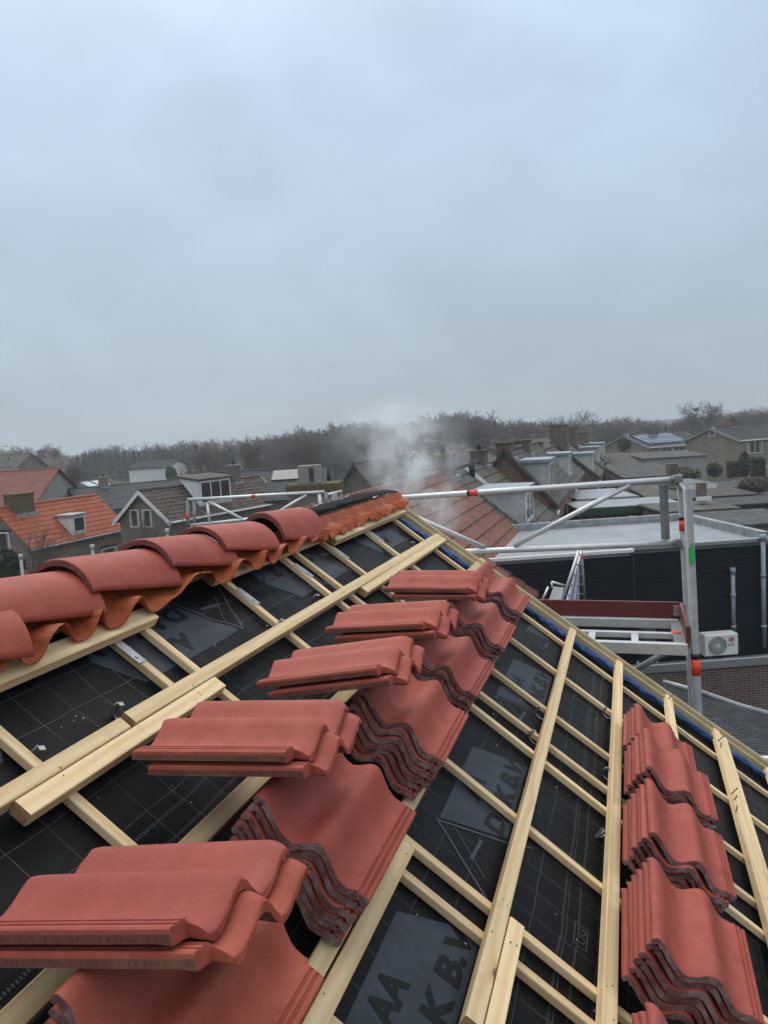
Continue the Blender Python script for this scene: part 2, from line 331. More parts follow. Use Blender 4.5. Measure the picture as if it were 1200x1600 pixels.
MT = dict(
 tile=tile_red(), raw=tile_raw(), wood=wood(), wood2=wood('aged_pine', .80), under=membrane(),
 endgrain=mat('end_grain', (.36, .23, .11), .85, var=.35, vscale=40, bump=.4, bscale=90),
 print_=mat('grey_print', (.036, .046, .060), .44, var=.32, vscale=9, bump=.5, bscale=14, spec=.25), ink=mat('black_print', (.006, .0065, .008), .45, spec=.2),
 inkline=mat('grey_print_line', (.040, .048, .058), .5),
 orange=None, rollblack=mat('black_fleece', (.007, .007, .008), .8, spec=.12, var=.4, vscale=20, bump=.6, bscale=60), rollgrey=mat('grey_film', (.20, .22, .25), .42, var=.3, vscale=20, bump=.6, bscale=25),
 galv=mat('galvanised_steel', (.40, .42, .44), .42, .85, var=.15, vscale=30), alu=mat('aluminium_tube', (.70, .71, .72), .36, .55, var=.10, vscale=14, bump=.06, bscale=40),
 alu_dull=mat('dull_aluminium', (.235, .245, .255), .5, .5, var=.18, vscale=9, bump=.1, bscale=30), white=mat('white_paint', (.72, .73, .72), .45, var=.10, vscale=3, bump=.05, bscale=40),
 zinc=mat('zinc_sheet', (.27, .32, .37), .5, .25, var=.15, vscale=3), lead=mat('lead_flashing', (.30, .32, .34), .5, .3, var=.35, vscale=4, bump=.3, bscale=12),
 blue=None, redtape=mat('red_tape', (.85, .07, .03), .4), black=mat('black_plastic', (.012, .012, .013), .4), green=mat('green_spray', (.03, .55, .10), .5, var=.3, vscale=30),
 toe=None, verge=mat('beige_verge_trim', (.50, .41, .235), .45, var=.18, vscale=6, bump=.15, bscale=30), curtain=mat('net_curtain', (.20, .20, .19), .8, var=.3, vscale=9), wwhite=mat('weathered_white', (.44, .45, .44), .6, var=.2, vscale=2.5), glass=glass(),
 clad=ribbed('black_cladding', (.0050, .0078, .0140), .145, True, .55, .02, .35, groove=3.0), bitumen=mat('grey_roofing_felt', (.27, .29, .31), .42, var=.22, vscale=1.4, bump=.25, bscale=5),
 wetroof=mat('wet_dark_felt', (.07, .065, .055), .25, var=.5, vscale=1.5), concrete=mat('grey_render', (.27, .265, .25), .85, var=.15, vscale=2),
 greenpaint=mat('green_fascia', (.018, .05, .04), .5), darkdoor=mat('dark_door', (.014, .018, .022), .4), cable=mat('dark_rubber', (.02, .02, .02), .6),
 brick_br=brick('brown_brick', (.155, .108, .082), (.245, .175, .13)), brick_rd=brick('red_brown_brick', (.165, .085, .062), (.25, .135, .10), (.21, .18, .16)),
 brick_gr=brick('grey_brown_brick', (.125, .105, .088), (.20, .165, .135)), brick_dk=brick('dark_brown_brick', (.085, .052, .045), (.145, .092, .078), (.30, .27, .25)), brick_yl=brick('tan_brick', (.19, .152, .112), (.27, .22, .165)),
 rf_orange=roof_tiles('orange_pantiles', (.30, .070, .030), (.43, .115, .048), (.16, .10, .06), .34, .22, .30), rf_redbr=roof_tiles('red_brown_roof', (.185, .058, .038), (.26, .088, .056), (.13, .09, .07), .30, .28, .3),
 rf_brick=roof_tiles('weathered_red_tiles', (.175, .068, .048), (.24, .098, .07), (.11, .085, .065), .30, .30, .45), rf_grey=roof_tiles('weathered_grey_tiles', (.072, .068, .060), (.125, .117, .102), (.085, .095, .05), .34, .34, .5),
 rf_dark=roof_tiles('dark_slate_tiles', (.038, .042, .047), (.062, .066, .072), (.06, .06, .055), .30, .30, .3), rf_moss=roof_tiles('mossy_brown_tiles', (.040, .027, .021), (.075, .048, .035), (.42, .40, .36), .30, .25, .85),
 rf_brown=roof_tiles('brown_tiles', (.056, .049, .043), (.090, .078, .067), (.09, .09, .055), .33, .30, .4), corr=ribbed('corrugated_sheet', (.085, .088, .088), .42, False, .75, .09, .4),
 moss=mat('mossy_brick', (.15, .13, .045), .95, var=.6, vscale=7, bump=.6, bscale=20, col2=(.05, .042, .025)), bark=mat('bark', (.055, .048, .042), .9, var=.4, vscale=8), twig=mat('twigs', (.100, .090, .082), .9, var=.35, vscale=.25),
 willow=mat('yellow_twigs', (.20, .145, .06), .9, var=.3, vscale=.6), conif=mat('conifer_needles', (.022, .040, .030), .8, var=.5, vscale=1.5), hedge=mat('hedge_leaves', (.026, .042, .020), .7, var=.55, vscale=2.5), ivy=mat('garden_leaves', (.05, .075, .03), .7, var=.5, vscale=3),
 solar=None, lawn=None, cloth=mat('white_cloth', (.62, .62, .78), .8, var=.08, vscale=5), nail=mat('rusty_nail', (.10, .055, .035), .6, .6), chip=mat('wood_chip', (.70, .64, .54), .8),
)
def orange_mat():
    m, t, b, tc = new_mat('orange_ridge_roll'); v = tc.outputs['Object']
    g = noise_(t, v, 1, 5, .6, scl=(16, 140, 60), lo=.3, hi=.7); c = mixc(t, g, (.30, .060, .018), (.46, .115, .036)); c = mixc(t, math_(t, 'MULTIPLY', noise_(t, v, 7, 4, lo=.45, hi=.8), .55), c, (.20, .045, .02))
    t.links.new(c, b.inputs['Base Color']); b.inputs['Roughness'].default_value = .6; b.inputs['Specular IOR Level'].default_value = .3
    bump_(t, b, noise_(t, v, 1, 4, .6, scl=(20, 170, 70)), .5, .005); return m
MT['orange'] = orange_mat()
def blue_mat():
    m, t, b, tc = new_mat('blue_foil'); v = tc.outputs['Object']
    c = mixc(t, noise_(t, v, 14, 5, .7, lo=.3, hi=.75), (.008, .028, .11), (.03, .11, .36)); t.links.new(c, b.inputs['Base Color']); b.inputs['Roughness'].default_value = .34
    bump_(t, b, noise_(t, v, 26, 5, .7), .8, .015); return m
MT['blue'] = blue_mat()
def toe_mat():
    m, t, b, tc = new_mat('red_toe_board'); v = tc.outputs['Object']
    c = mixc(t, noise_(t, v, 5, 5, .6, lo=.3, hi=.7), (.115, .020, .018), (.165, .032, .027)); t.links.new(c, b.inputs['Base Color']); b.inputs['Roughness'].default_value = .42; return m
MT['toe'] = toe_mat()
def solar_mat():
    m, t, b, tc = new_mat('solar_cells'); br = N(t, 'ShaderNodeTexBrick', Scale=1.0, _offset=0.0); br.inputs['Brick Width'].default_value = 1.0; br.inputs['Row Height'].default_value = 1.65; br.inputs['Mortar Size'].default_value = .03
    br.inputs['Color1'].default_value = (.022, .032, .075, 1); br.inputs['Color2'].default_value = (.03, .042, .09, 1); br.inputs['Mortar'].default_value = (.45, .47, .5, 1); t.links.new(tc.outputs['UV'], br.inputs['Vector']); t.links.new(br.outputs[0], b.inputs['Base Color']); b.inputs['Roughness'].default_value = .18; return m
MT['solar'] = solar_mat()
def lawn_mat():
    m, t, b, tc = new_mat('winter_ground'); v = tc.outputs['Object']
    c = mixc(t, noise_(t, v, .07, 6, .7, lo=.35, hi=.65), (.035, .042, .020), (.085, .075, .052)); c = mixc(t, noise_(t, v, .9, 6, .7, lo=.4, hi=.7), c, (.05, .052, .03)); t.links.new(c, b.inputs['Base Color']); b.inputs['Roughness'].default_value = .95; return m
MT['lawn'] = lawn_mat()

# ------------------------------------------------------------------ ground
g = MB(); g.quad((-1500, -300, 0), (1500, -300, 0), (1500, 2500, 0), (-1500, 2500, 0)); struct('ground', g, MT['lawn'])

# ------------------------------------------------------------------ roof frame: local x = down the slope (v), y = along the ridge (u), z = off the roof (w)
PITCH = R(35.818447); HC = 1.36
D1 = Vector((0, 1, 0)); D2 = Vector((math.cos(PITCH), 0, -math.sin(PITCH))); NN = Vector((math.sin(PITCH), 0, math.cos(PITCH)))
RO = CAM - NN * HC
RM = basis(D2, D1, NN, RO)
def rp(u, v, w=0): return RM @ Vector((v, u, w))
VR = -1.03; RIDGE = rp(0, VR); XR, ZRG = RIDGE.x, RIDGE.z
UEND = 5.10; VEAVE = 3.2
house = thing('terraced_house', 'nearest house, its roof stripped to black underlay with bare pine battens', 'house', T(XR, 2.0, 0))
def sag(u, v):
    n = noise.noise(Vector((u * 2.3, v * 3.1, 4.2))) * .0045 + noise.noise(Vector((u * 6, v * 7, 9.1))) * .0022
    if v < -.6: n += .017 * max(0, min(1, (-.58 - v) / .15)) * noise.noise(Vector((u * 3.5, v * 10, 2.2))) * (1.0 if u > 2.4 else .35)
    return n - .004
def under_part():
    mb = MB(); nu, nv = 210, 150; u0, u1, v0, v1 = -1.2, UEND - .02, VR, VEAVE
    vs = []
    for i in range(nu + 1):
        for j in range(nv + 1):
            u = u0 + (u1 - u0) * i / nu; v = v0 + (v1 - v0) * j / nv; vs.append((v, u, sag(u, v)))
    mb.add(vs, [(i * (nv + 1) + j, (i + 1) * (nv + 1) + j, (i + 1) * (nv + 1) + j + 1, i * (nv + 1) + j + 1) for i in range(nu) for j in range(nv)], 0, True)
    return obj('underlay', mb, MT['under'], house, RM)
under = under_part()
# far slope, gables and eaves walls
mb = MB(); ML = basis(Vector((-D2.x, 0, D2.z)), D1, Vector((-NN.x, 0, NN.z)), Vector((2 * XR - RO.x, RO.y, RO.z)))
mb.box((VR, -1.2, -.05), (VEAVE, UEND, 0)); obj('back_roof_slope', mb, MT['under'], house, ML)
XE = rp(0, VEAVE).x - .3; ZE = rp(0, VEAVE + 0).z
mb = MB(); poly = [(XR - (XE - XR), 0), (XE, 0), (XE, ZE + .05), (XR, ZRG - .12), (XR - (XE - XR), ZE + .05)]
MG = basis(Vector((1, 0, 0)), Vector((0, 0, 1)), Vector((0, -1, 0)), Vector((0, UEND - .06, 0)))
for za in (0, 6.1):
    mb = MB(); mb.prism(poly, za, za + .1, 0, MG); obj('wall', mb, MT['brick_gr'], house, Matrix.Identity(4), uv=True)
for xa in (XE - .1, 2 * XR - XE):
    mb = MB(); mb.box((xa, -1.1, 0), (xa + .1, UEND - .18, ZE + .1)); obj('wall', mb, MT['brick_gr'], house, Matrix.Identity(4), uv=True)

# boards: local x along the board
def board(name, u0, u1, v0, v1, w0, w1, m='wood', along='u', u0b=None, twist=0.0):
    """along u: from u0..u1 occupying v0..v1.  along v: from v0..v1, centred on u0 at the top and u0b at the bottom"""
    mb = MB()
    if along == 'u':
        L = u1 - u0; W_ = v1 - v0; mb.cbox((-L / 2, -W_ / 2, 0), (L / 2, W_ / 2, w1 - w0), .0022, 0, None, 1)
        a = Vector((0, 1, 0)); a.rotate(Matrix.Rotation(twist, 3, 'Z')); b = Vector((0, 0, 1)).cross(a)
        M = RM @ basis(a, b, Vector((0, 0, 1)), Vector(((v0 + v1) / 2, (u0 + u1) / 2, w0)))
    else:
        p = Vector((v0, u0, w0)); q = Vector((v1, u0b, w0)); L = (q - p).length; W_ = u1
        mb.cbox((-L / 2, -W_ / 2, 0), (L / 2, W_ / 2, w1 - w0), .0022, 0, None, 1); a = (q - p).normalized(); b = Vector((0, 0, 1)).cross(a)
        M = RM @ basis(a, b, Vector((0, 0, 1)), (p + q) / 2)
    o = obj(name, mb, [MT[m], MT['endgrain']], house, M); return o
CB = [(.86, .86), (1.385, 1.375), (1.935, 1.925), (2.085, 2.06), (2.69, 2.60), (3.235, 3.14), (3.375, 3.31), (3.72, 3.65), (4.32, 4.23), (4.90, 4.79)]
for ut, ub in CB:
    k = (ub - ut) / 1.05; board('counter_batten', ut - .018, .029, -.93, 3.1, .004, .028, 'wood', 'v', ub + k * 2.75 - .018)
TB = [  # tile battens along the ridge
 (-.6, 1.615, -.626, -.586), (1.215, 2.03, -.582, -.534), (1.64, 5.12, -.622, -.578), (3.385, 5.10, -.572, -.528),
 (-.4, 5.20, -.282, -.236), (-.4, 5.03, .100, .144), (.4, 1.97, .150, .196), (1.58, 5.03, .463, .508), (.6, 2.005, .513, .560),
 (.8, 5.05, .812, .858), (.8, 5.05, 1.168, 1.214), (.8, 4.99, 1.505, 1.549), (.8, 4.96, 1.552, 1.597), (.8, 4.93, 1.86, 1.905), (.8, 4.95, 2.22, 2.265), (.8, 4.95, 2.58, 2.625)]
for i, (a, b, c, d) in enumerate(TB):
    board('tile_batten', a, b, c, d, .029, .064 if i not in (8, 12) else .061, 'wood' if i not in (4,) else 'wood2', twist=(-.006 if i == 2 else .0) + rnd.uniform(-.0008, .0008))
# ridge boards
for a, b, c, d, e in ((-.6, 2.10, -.922, -.862, .066), (2.55, 3.75, -.965, -.918, .058), (3.72, 5.16, -.945, -.868, .068)):
    board('ridge_board', a, b, c, d, .030, e, 'wood')
mb = MB(); mb.box((XR - .03, -1.1, ZRG - .02), (XR + .03, UEND, ZRG + .07)); obj('ridge_beam', mb, MT['wood2'], house, Matrix.Identity(4))
# galvanised straps at the top of some counter battens
for us in (1.925, 2.685, 3.235, 3.72, 4.32):
    mb = MB(); mb.cbox((-.05, -.016, .0295), (.055, .016, .0325), .001); mb.box((-.05, .0162, .004), (.055, .0182, .031)); mb.tube([(.03, 0, .0325), (.03, 0, .0355)], .006, 8)
    obj('metal_strap', mb, MT['galv'], house, RM @ T(-.815, us - .018, 0))
# verge: cream timber trim with a step
def verge_u(v): return 5.06 - .035 * (v + .83)
mb = MB(); prof = [(-.038, .0), (-.038, .050), (-.033, .056), (-.024, .056), (-.021, .026), (-.002, .026), (0, .074), (.005, .080), (.014, .080), (.018, .070), (.018, -.12), (0, -.12)]
n = len(prof); vs = []; steps = 24
for i in range(steps + 1):
    v = -.98 + (VEAVE + .98) * i / steps
    for pu, pw in prof: vs.append((v, verge_u(v) + pu + .02 + .003 * math.sin(i * 2.1), pw))
mb.add(vs, [(i * n + k, i * n + (k + 1) % n, (i + 1) * n + (k + 1) % n, (i + 1) * n + k) for i in range(steps) for k in range(n)]); mb.add(vs[:n], (tuple(range(n)),)); mb.add(vs[-n:], (tuple(range(n)),))
obj('verge_trim', mb, MT['verge'], house, RM)

# printed panels on the underlay
def draped(name, poly_fn, nu, nv, m, lift):
    mb = MB(); vs = []
    for i in range(nu + 1):
        for j in range(nv + 1):
            u, v = poly_fn(i / nu, j / nv); vs.append((v, u, sag(u, v) + lift))
    mb.add(vs, [(i * (nv + 1) + j, (i + 1) * (nv + 1) + j, (i + 1) * (nv + 1) + j + 1, i * (nv + 1) + j + 1) for i in range(nu) for j in range(nv)], 0, True)
    return obj(name, mb, m, under, RM)
def strip(name, p, q, wd, tr, m='inkline', lift=.0018):
    (a, b), (c, d) = p, q; L = math.hypot(c - a, d - b); nx, ny = -(d - b) / L * wd / 2, (c - a) / L * wd / 2
    def fn(s, t): return tr(a + (c - a) * s + nx * (2 * t - 1), b + (d - b) * s + ny * (2 * t - 1))
    return draped(name, fn, 12, 1, MT[m], lift)
def logo_panel(tr, rot):
    panel = draped('printed_panel', lambda s, t: tr(2.295 + .57 * s + .64 * .235 * t, .231 + .235 * t), 24, 12, MT['print_'], .0015)
    for body, u0, base, h, wd in (('AA', 2.530, .333, .078, .160), ('DAK B.V.', 2.432, .449, .077, .575)):
        p = tr(u0, base); x = tr(u0 + 1, base); y = tr(u0, base - 1)
        X = Vector((x[1] - p[1], x[0] - p[0], 0)); Y = Vector((y[1] - p[1], y[0] - p[0], 0))
        o = text_mesh(body, h, 'lettering', MT['ink'], under, RM @ basis(X, Y, Vector((0, 0, 1)), Vector((p[1], p[0], 0))), wd, bold=.042)
        for vtx in o.data.vertices:
            uu, vv = tr(u0 + vtx.co.x, base - vtx.co.y); vtx.co.z = sag(uu, vv) + .0026
    for p, q, wd in (((2.275, .228), (2.425, .470), .009), ((2.275, .228), (2.10, .445), .009), ((2.10, .445), (2.02, .560), .009), ((2.335, .385), (2.21, .372), .010), ((2.300, .290), (2.175, .430), .005), ((2.43, .47), (2.50, .56), .009)):
        strip('printed_outline', p, q, wd, tr)
for k in (-1, 0, 1, 2): logo_panel(lambda u, v, k=k: (u + 1.153 * k + (.085 if k < 0 else 0), v - .004 * k), False)
for k in (-1, 0, 1, 2): logo_panel(lambda u, v, k=k: (4.756 - u + 1.153 * k, -.482 - v), True)
for uu, vv in ((2.20, .745), (3.25, .745), (4.2, .745)):
    for p, q in (((uu, vv), (uu + .10, vv)), ((uu + .10, vv), (uu + .10, vv + .045)), ((uu + .10, vv + .045), (uu, vv + .045)), ((uu, vv + .045), (uu, vv))): strip('printed_outline', p, q, .004, lambda a, b: (a, b))
    o = text_mesh('UG', .028, 'lettering', MT['inkline'], under, RM @ basis(Vector((0, 1, 0)), Vector((-1, 0, 0)), Vector((0, 0, 1)), Vector((vv + .037, uu + .012, .001))), .07)

# ------------------------------------------------------------------ roof tiles
PT = [(0, .028), (.003, .038), (.010, .044), (.020, .0445), (.034, .040), (.052, .029), (.072, .017), (.092, .007), (.110, .002), (.124, .003), (.137, .011), (.150, .025), (.160, .036), (.170, .0425), (.180, .0445), (.191, .042), (.206, .033), (.225, .019), (.244, .008), (.262, .002), (.277, .002), (.287, .007), (.293, .012), (.2975, .0125), (.299, .008), (.3035, .008), (.305, .0125), (.3115, .0125), (.313, .008), (.3175, .008), (.319, .0125), (.3275, .0125), (.331, .010), (.332, .004)]
PB = [(.331, -.010), (.322, -.013), (.310, -.006), (.300, -.014), (.288, -.015), (.275, -.021), (.255, -.019), (.240, -.010), (.222, .002), (.206, .013), (.190, .020), (.175, .019), (.162, .011), (.150, -.001), (.136, -.014), (.120, -.021), (.104, -.018), (.086, -.010), (.068, .001), (.050, .012), (.036, .020), (.027, .019), (.024, .027), (.017, .028), (.013, .022), (.009, .020), (.003, .022)]
TL = .42
def tile_mesh(seed):
    r = random.Random(seed); mb = MB(); prof = PT + PB; n = len(prof); ys = [0, .004, .010, .018, .028, .0345, .0365, .06, .15, .25, .35, .405, .416, .420]
    vs = []
    for y in ys:
        for k, (x, z) in enumerate(prof):
            top = k < len(PT); xx, zz = x, z
            if y < .0365 and x > .2865: xx = .2865 + (x - .2865) * .06; zz = min(z, .004) if top else z
            if y < .05 and top and (x < .2865 or y < .0365): d = 1 - y / .05; zz = zz - .017 * d ** 2.6
            if y < .06 and not top: zz = z - .007 * (1 - y / .06)
            if y > .40: e = (y - .40) / .02; zz += (-.0022 if top else .0012) * e * e
            j = .0007 if y in (0, .420) else .0003
            vs.append((-xx, y + (.0035 * noise.noise(Vector((x * 60, z * 60, seed + y * 9))) + r.uniform(-.0015, .0015) if y in (0, .42) else 0), zz + r.uniform(-j, j)))
    for i in range(len(ys) - 1):
        for k in range(n):
            a, b = i * n + k, i * n + (k + 1) % n; mi = 0
            if k >= len(PT) - 1 and i > 0: mi = (2 if i > 5 else 0) if k < len(PT) + 1 else 1
            mb.f.append([a, b, b + n, a + n]); mb.m.append(mi); mb.sm.append(len(PT) - 12 > k or k >= len(PT) + 4)
    mb.v = vs
    # end faces: strip between top and bottom outlines
    nt_, nb = len(PT), len(PB)
    for base, mi, flip in ((0, 0, False), ((len(ys) - 1) * n, 1, True)):
        i, j = 0, nb - 1
        while i < nt_ - 1 or j > 0:
            if i < nt_ - 1 and (j == 0 or PT[i + 1][0] <= PB[j - 1][0]): f = [base + i, base + i + 1, base + nt_ + j]; i += 1
            else: f = [base + i, base + nt_ + j - 1, base + nt_ + j]; j -= 1
            mb.f.append(f); mb.m.append(mi); mb.sm.append(False)
    o = obj('roof_tile', mb, [MT['tile'], MT['raw'], MT['stamp']]); me = o.data; bpy.data.objects.remove(o); return me
def stamp_mat():
    m, t, b, tc = new_mat('stamped_raw_edge'); v, rn = obj_offset(t, tc); sp = N(t, 'ShaderNodeSeparateXYZ'); t.links.new(tc.outputs['Object'], sp.inputs[0])
    c = mixc(t, noise_(t, v, 40, 5, .7, lo=.3, hi=.7), (.135, .045, .035), (.215, .075, .055))
    patch = noise_(t, v, 1, 2, .5, scl=(1, 5, 1), lo=.50, hi=.62); c = mixc(t, math_(t, 'MULTIPLY', patch, .40), c, (.30, .17, .08))
    gl = noise_(t, v, 1, 3, .8, scl=(1, 190, 260), lo=.50, hi=.56); wd = noise_(t, v, 1, 1, .5, scl=(1, 28, 1), lo=.44, hi=.47)
    band = math_(t, 'LESS_THAN', math_(t, 'ABSOLUTE', math_(t, 'ADD', sp.outputs[2], .0030)), .0042)
    c = mixc(t, math_(t, 'MULTIPLY', math_(t, 'MULTIPLY', gl, wd), math_(t, 'MULTIPLY', band, .75)), c, (.06, .022, .018)); t.links.new(c, b.inputs['Base Color']); b.inputs['Roughness'].default_value = .85
    bump_(t, b, noise_(t, v, 200, 5, .75), .5, .005); return m
MT['stamp'] = stamp_mat()
TILES = [tile_mesh(s) for s in range(5)]
tcount = 0
def put_tile(M, label, group):
    global tcount
    o = bpy.data.objects.new('roof_tile', TILES[tcount % 5]); tcount += 1; COL.objects.link(o); o.matrix_world = M; tag(o, label, 'roof tile', group); return o
ORD = ['topmost', 'second from top', 'third from top', 'fourth from top', 'fifth from top', 'lowest']
def pile(u_near, v0, count, w0, tilt, what, group, pitch=.0275, yaw=0.0, fan=0.0):
    for i in range(count):
        w = w0 + pitch * i; r = random.Random(i * 7 + int(u_near * 100)); du, dv, dy = r.uniform(-.009, .009), r.uniform(-.004, .004), r.uniform(-.011, .011)
        # mesh x = -v, y = -u, origin at the far end beside the raised edge
        a = Matrix.Rotation(yaw + dy, 3, 'Z') @ Matrix.Rotation(-tilt, 3, 'Y')
        X = a @ Vector((-1, 0, 0)); Y = a @ Vector((0, -1, 0)); Z = X.cross(Y)
        M = RM @ basis(X, Y, Z, Vector((v0 + dv + fan * i, u_near + TL + du, w)))
        k = count - 1 - i; nm = ORD[k] if k < 5 and i > 0 else ('topmost' if k == 0 else 'lowest')
        put_tile(M, f'red roof tile, {nm} in {what}', group)
G1, G2, G3 = 'roof tiles stacked between the left battens', 'roof tiles stacked on the right of the roof', 'roof tiles laid in pairs across the stacks'
for un, nm, cnt in ((.83, 'the stack nearest the camera, cut by the bottom edge', 6), (1.45, 'the stack beside the splintered batten end', 6), (2.135, 'the third stack up the middle row', 6), (2.71, 'the fourth stack up the middle row', 6), (3.35, 'the fifth stack up the middle row', 6), (3.985, 'the last stack, against the blue foil', 6)):
    pile(un, -.200, cnt, .094 if un > 1 else .080, .0, nm, G1)
for un, nm, cnt, w0, tl in ((3.52, 'the farthest right-hand stack, by the verge', 4, .10, .03), (3.085, 'the second farthest right-hand stack', 6, .10, .04), (2.565, 'the middle right-hand stack', 6, .10, .05), (2.007, 'the large right-hand stack in the lower corner', 6, .10, .07), (1.395, 'the right-hand stack cut by the bottom edge', 5, .10, .07)):
    pile(un, .826, cnt, w0, tl, nm, G2)
pile(3.20, 1.61, 2, .09, .0, 'the pair cut by the right picture edge', G2)
# pairs laid level across: measured poses (length axis, across axis, up axis, corner) in (u, v, w)
PAIRS = [
 ([[-.02, -.97, .22], [-.72, -.14, -.68], [-.69, .17, .70]], (1.204, -.029, .358), 'the pair nearest the camera, lower left'),
 ([[-.04, -1, .09], [-.78, -.03, -.62], [-.62, .09, .78]], (1.794, -.140, .353), 'the second pair from the camera'),
 ([[-.05, -1, .08], [-.72, -.02, -.69], [-.69, .09, .72]], (2.378, -.130, .377), 'the third pair, mid roof'),
 ([[-.02, -1, .06], [-.77, -.03, -.63], [-.63, .06, .77]], (2.987, -.131, .350), 'the fourth pair from the camera'),
 ([[-.07, -1, .04], [-.82, .03, -.57], [-.57, .07, .82]], (3.673, -.120, .346), 'the farthest pair, below the board crossing')]
for Rm, tv, nm in PAIRS:
    cols = [Vector((Rm[1][c], Rm[0][c], Rm[2][c])) for c in range(3)]       # to (v, u, w)
    y = cols[0].normalized(); z = cols[2]; z = (z - y * z.dot(y)).normalized(); x = y.cross(z)
    o0 = Vector((tv[1], tv[0], tv[2] + (.014 if 'nearest' in nm else 0))) + z * .018
    put_tile(RM @ basis(x, y, z, o0), f'red roof tile laid level, upper one of {nm}', G3)
    r = random.Random(int(tv[0] * 50)); y2 = (y + x * r.uniform(-.012, .012)).normalized(); x2 = y2.cross(z)
    put_tile(RM @ basis(x2, y2, z, o0 - z * .0345 - y * .034 + x * r.uniform(-.004, .008)), f'red roof tile laid level, lower one of {nm}', G3)

# ------------------------------------------------------------------ ridge tiles (tapered half rounds) and the pleated ridge roll
def ridge_mesh(seed):
    r = random.Random(seed); mb = MB(); nseg, L = 22, .445; ys = [0, .006, .02, .14, .28, .42, .439, .445]; th = .019
    def sec(y, inner):
        s = y / L; hw = .134 + .018 * s - (th * .9 if inner else 0); h = .090 + .034 * s - (th if inner else 0); out = []; rr = (hw * hw + h * h) / (2 * h); am = math.asin(min(1, hw / rr))
        if not inner and (y < .02 or y > .43): hw -= .003 * (1 if y in (0, L) else .3); h -= .003 * (1 if y in (0, L) else .3)
        for k in range(nseg + 1):
            g = am * (1 - 2 * k / nseg); out.append((math.sin(g) * rr, y, math.cos(g) * rr - (rr - h) + (r.uniform(-.0007, .0007) if not inner else 0)))
        return out
    vs = []; n = nseg + 1
    for y in ys: vs += sec(y, False)
    o2 = len(vs)
    for y in ys: vs += sec(y, True)
    fs = []; ms = []; sm = []
    for i in range(len(ys) - 1):
        for k in range(nseg):
            a = i * n + k; fs.append([a, a + 1, a + 1 + n, a + n]); ms.append(0); sm.append(True)
            a += o2; fs.append([a, a + n, a + n + 1, a + 1]); ms.append(1); sm.append(True)
        for k in (0, nseg): a = i * n + k; fs.append([a, a + n, o2 + a + n, o2 + a]); ms.append(0); sm.append(False)
    for i in (0, len(ys) - 1):
        for k in range(nseg): a = i * n + k; fs.append([a, a + 1, o2 + a + 1, o2 + a]); ms.append(0 if i else 2); sm.append(False)
    mb.v = vs; mb.f = fs; mb.m = ms; mb.sm = sm
    o = obj('ridge_tile', mb, [MT['tile'], MT['raw'], MT['endred']]); me = o.data; bpy.data.objects.remove(o); return me
MT['endred'] = mat('rough_red_edge', (.16, .045, .035), .8, var=.4, vscale=40, bump=.5, bscale=150)
RT = [ridge_mesh(s) for s in range(3)]
RTL = [(1.095, 8.090, 8.004, -.05, 'half-round red ridge tile, only its lower corner showing at the left picture edge'),
 (1.425, 8.098, 8.024, .0, 'half-round red ridge tile, largest at far left of the ridge'), (1.835, 8.096, 8.024, .004, 'half-round red ridge tile with a white chip, third from left'),
 (2.25, 8.094, 8.019, .006, 'half-round red ridge tile with a white line on its end'), (2.625, 8.090, 8.019, .0, 'half-round red ridge tile fourth from left, beside the gap'), (3.165, 8.076, 8.006, -.01, 'half-round red ridge tile set apart, last before the bare roll')]
for i, (u, zn, zf, yaw, lb) in enumerate(RTL):
    y = Vector((-yaw, .425, zf - zn)).normalized(); x = y.cross(Vector((0, 0, 1))).normalized(); z = x.cross(y)
    o = place(bpy.data.objects.new('ridge_tile', RT[i % 3]), None, basis(x, y, z, Vector((XR + .012, u, zn - (.026 if i == 5 else 0)))) @ Matrix.Diagonal((1, 1, 1.42 if i == 5 else 1.06, 1)))
    tag(o, lb, 'ridge tile', 'half-round ridge tiles along the ridge')
    if i in (2, 3, 5):      # chalk marks on the tile
        mb = MB()
        for (a, b, c, d) in {2: ((.20, .66, .03, .012),), 3: ((.36, .28, .10, .006), (.36, .36, .06, .004)), 5: ((.33, .40, .05, .006), (.18, .44, .035, .006))}[i]:
            for q in range(4):
                g0 = 2.3 * (.5 - b + c * (q / 4 - .5) * 1.6); g1 = 2.3 * (.5 - b + c * ((q + 1) / 4 - .5) * 1.6)
                def pt(y_, g_): s = y_ / .445; hw = .134 + .018 * s; h = .090 + .034 * s; rr = (hw * hw + h * h) / (2 * h); return (math.sin(g_) * (rr + .0012), y_, math.cos(g_) * (rr + .0012) - (rr - h))
                mb.quad(pt(a, g0), pt(a + d, g0), pt(a + d, g1), pt(a, g1))
        obj('chalk_mark', mb, MT['white'], o, o.matrix_world.copy())
roll = thing('ridge_roll', 'pleated orange ridge roll with black centre laid along the ridge', 'ridge roll', T(XR, 2.0, ZRG))
def pleats(u):
    a = .5 + .7 * noise.noise(Vector((u * 1.9, 3.3, 0))); ph = u * 27 + 9.0 * noise.noise(Vector((u * 1.25, 0, 7))) + 3.0 * noise.noise(Vector((u * 4.1, 5, 1)))
    q = math.sin(ph); return math.copysign(abs(q) ** .75, q), max(.15, min(1.1, a)), math.cos(ph)
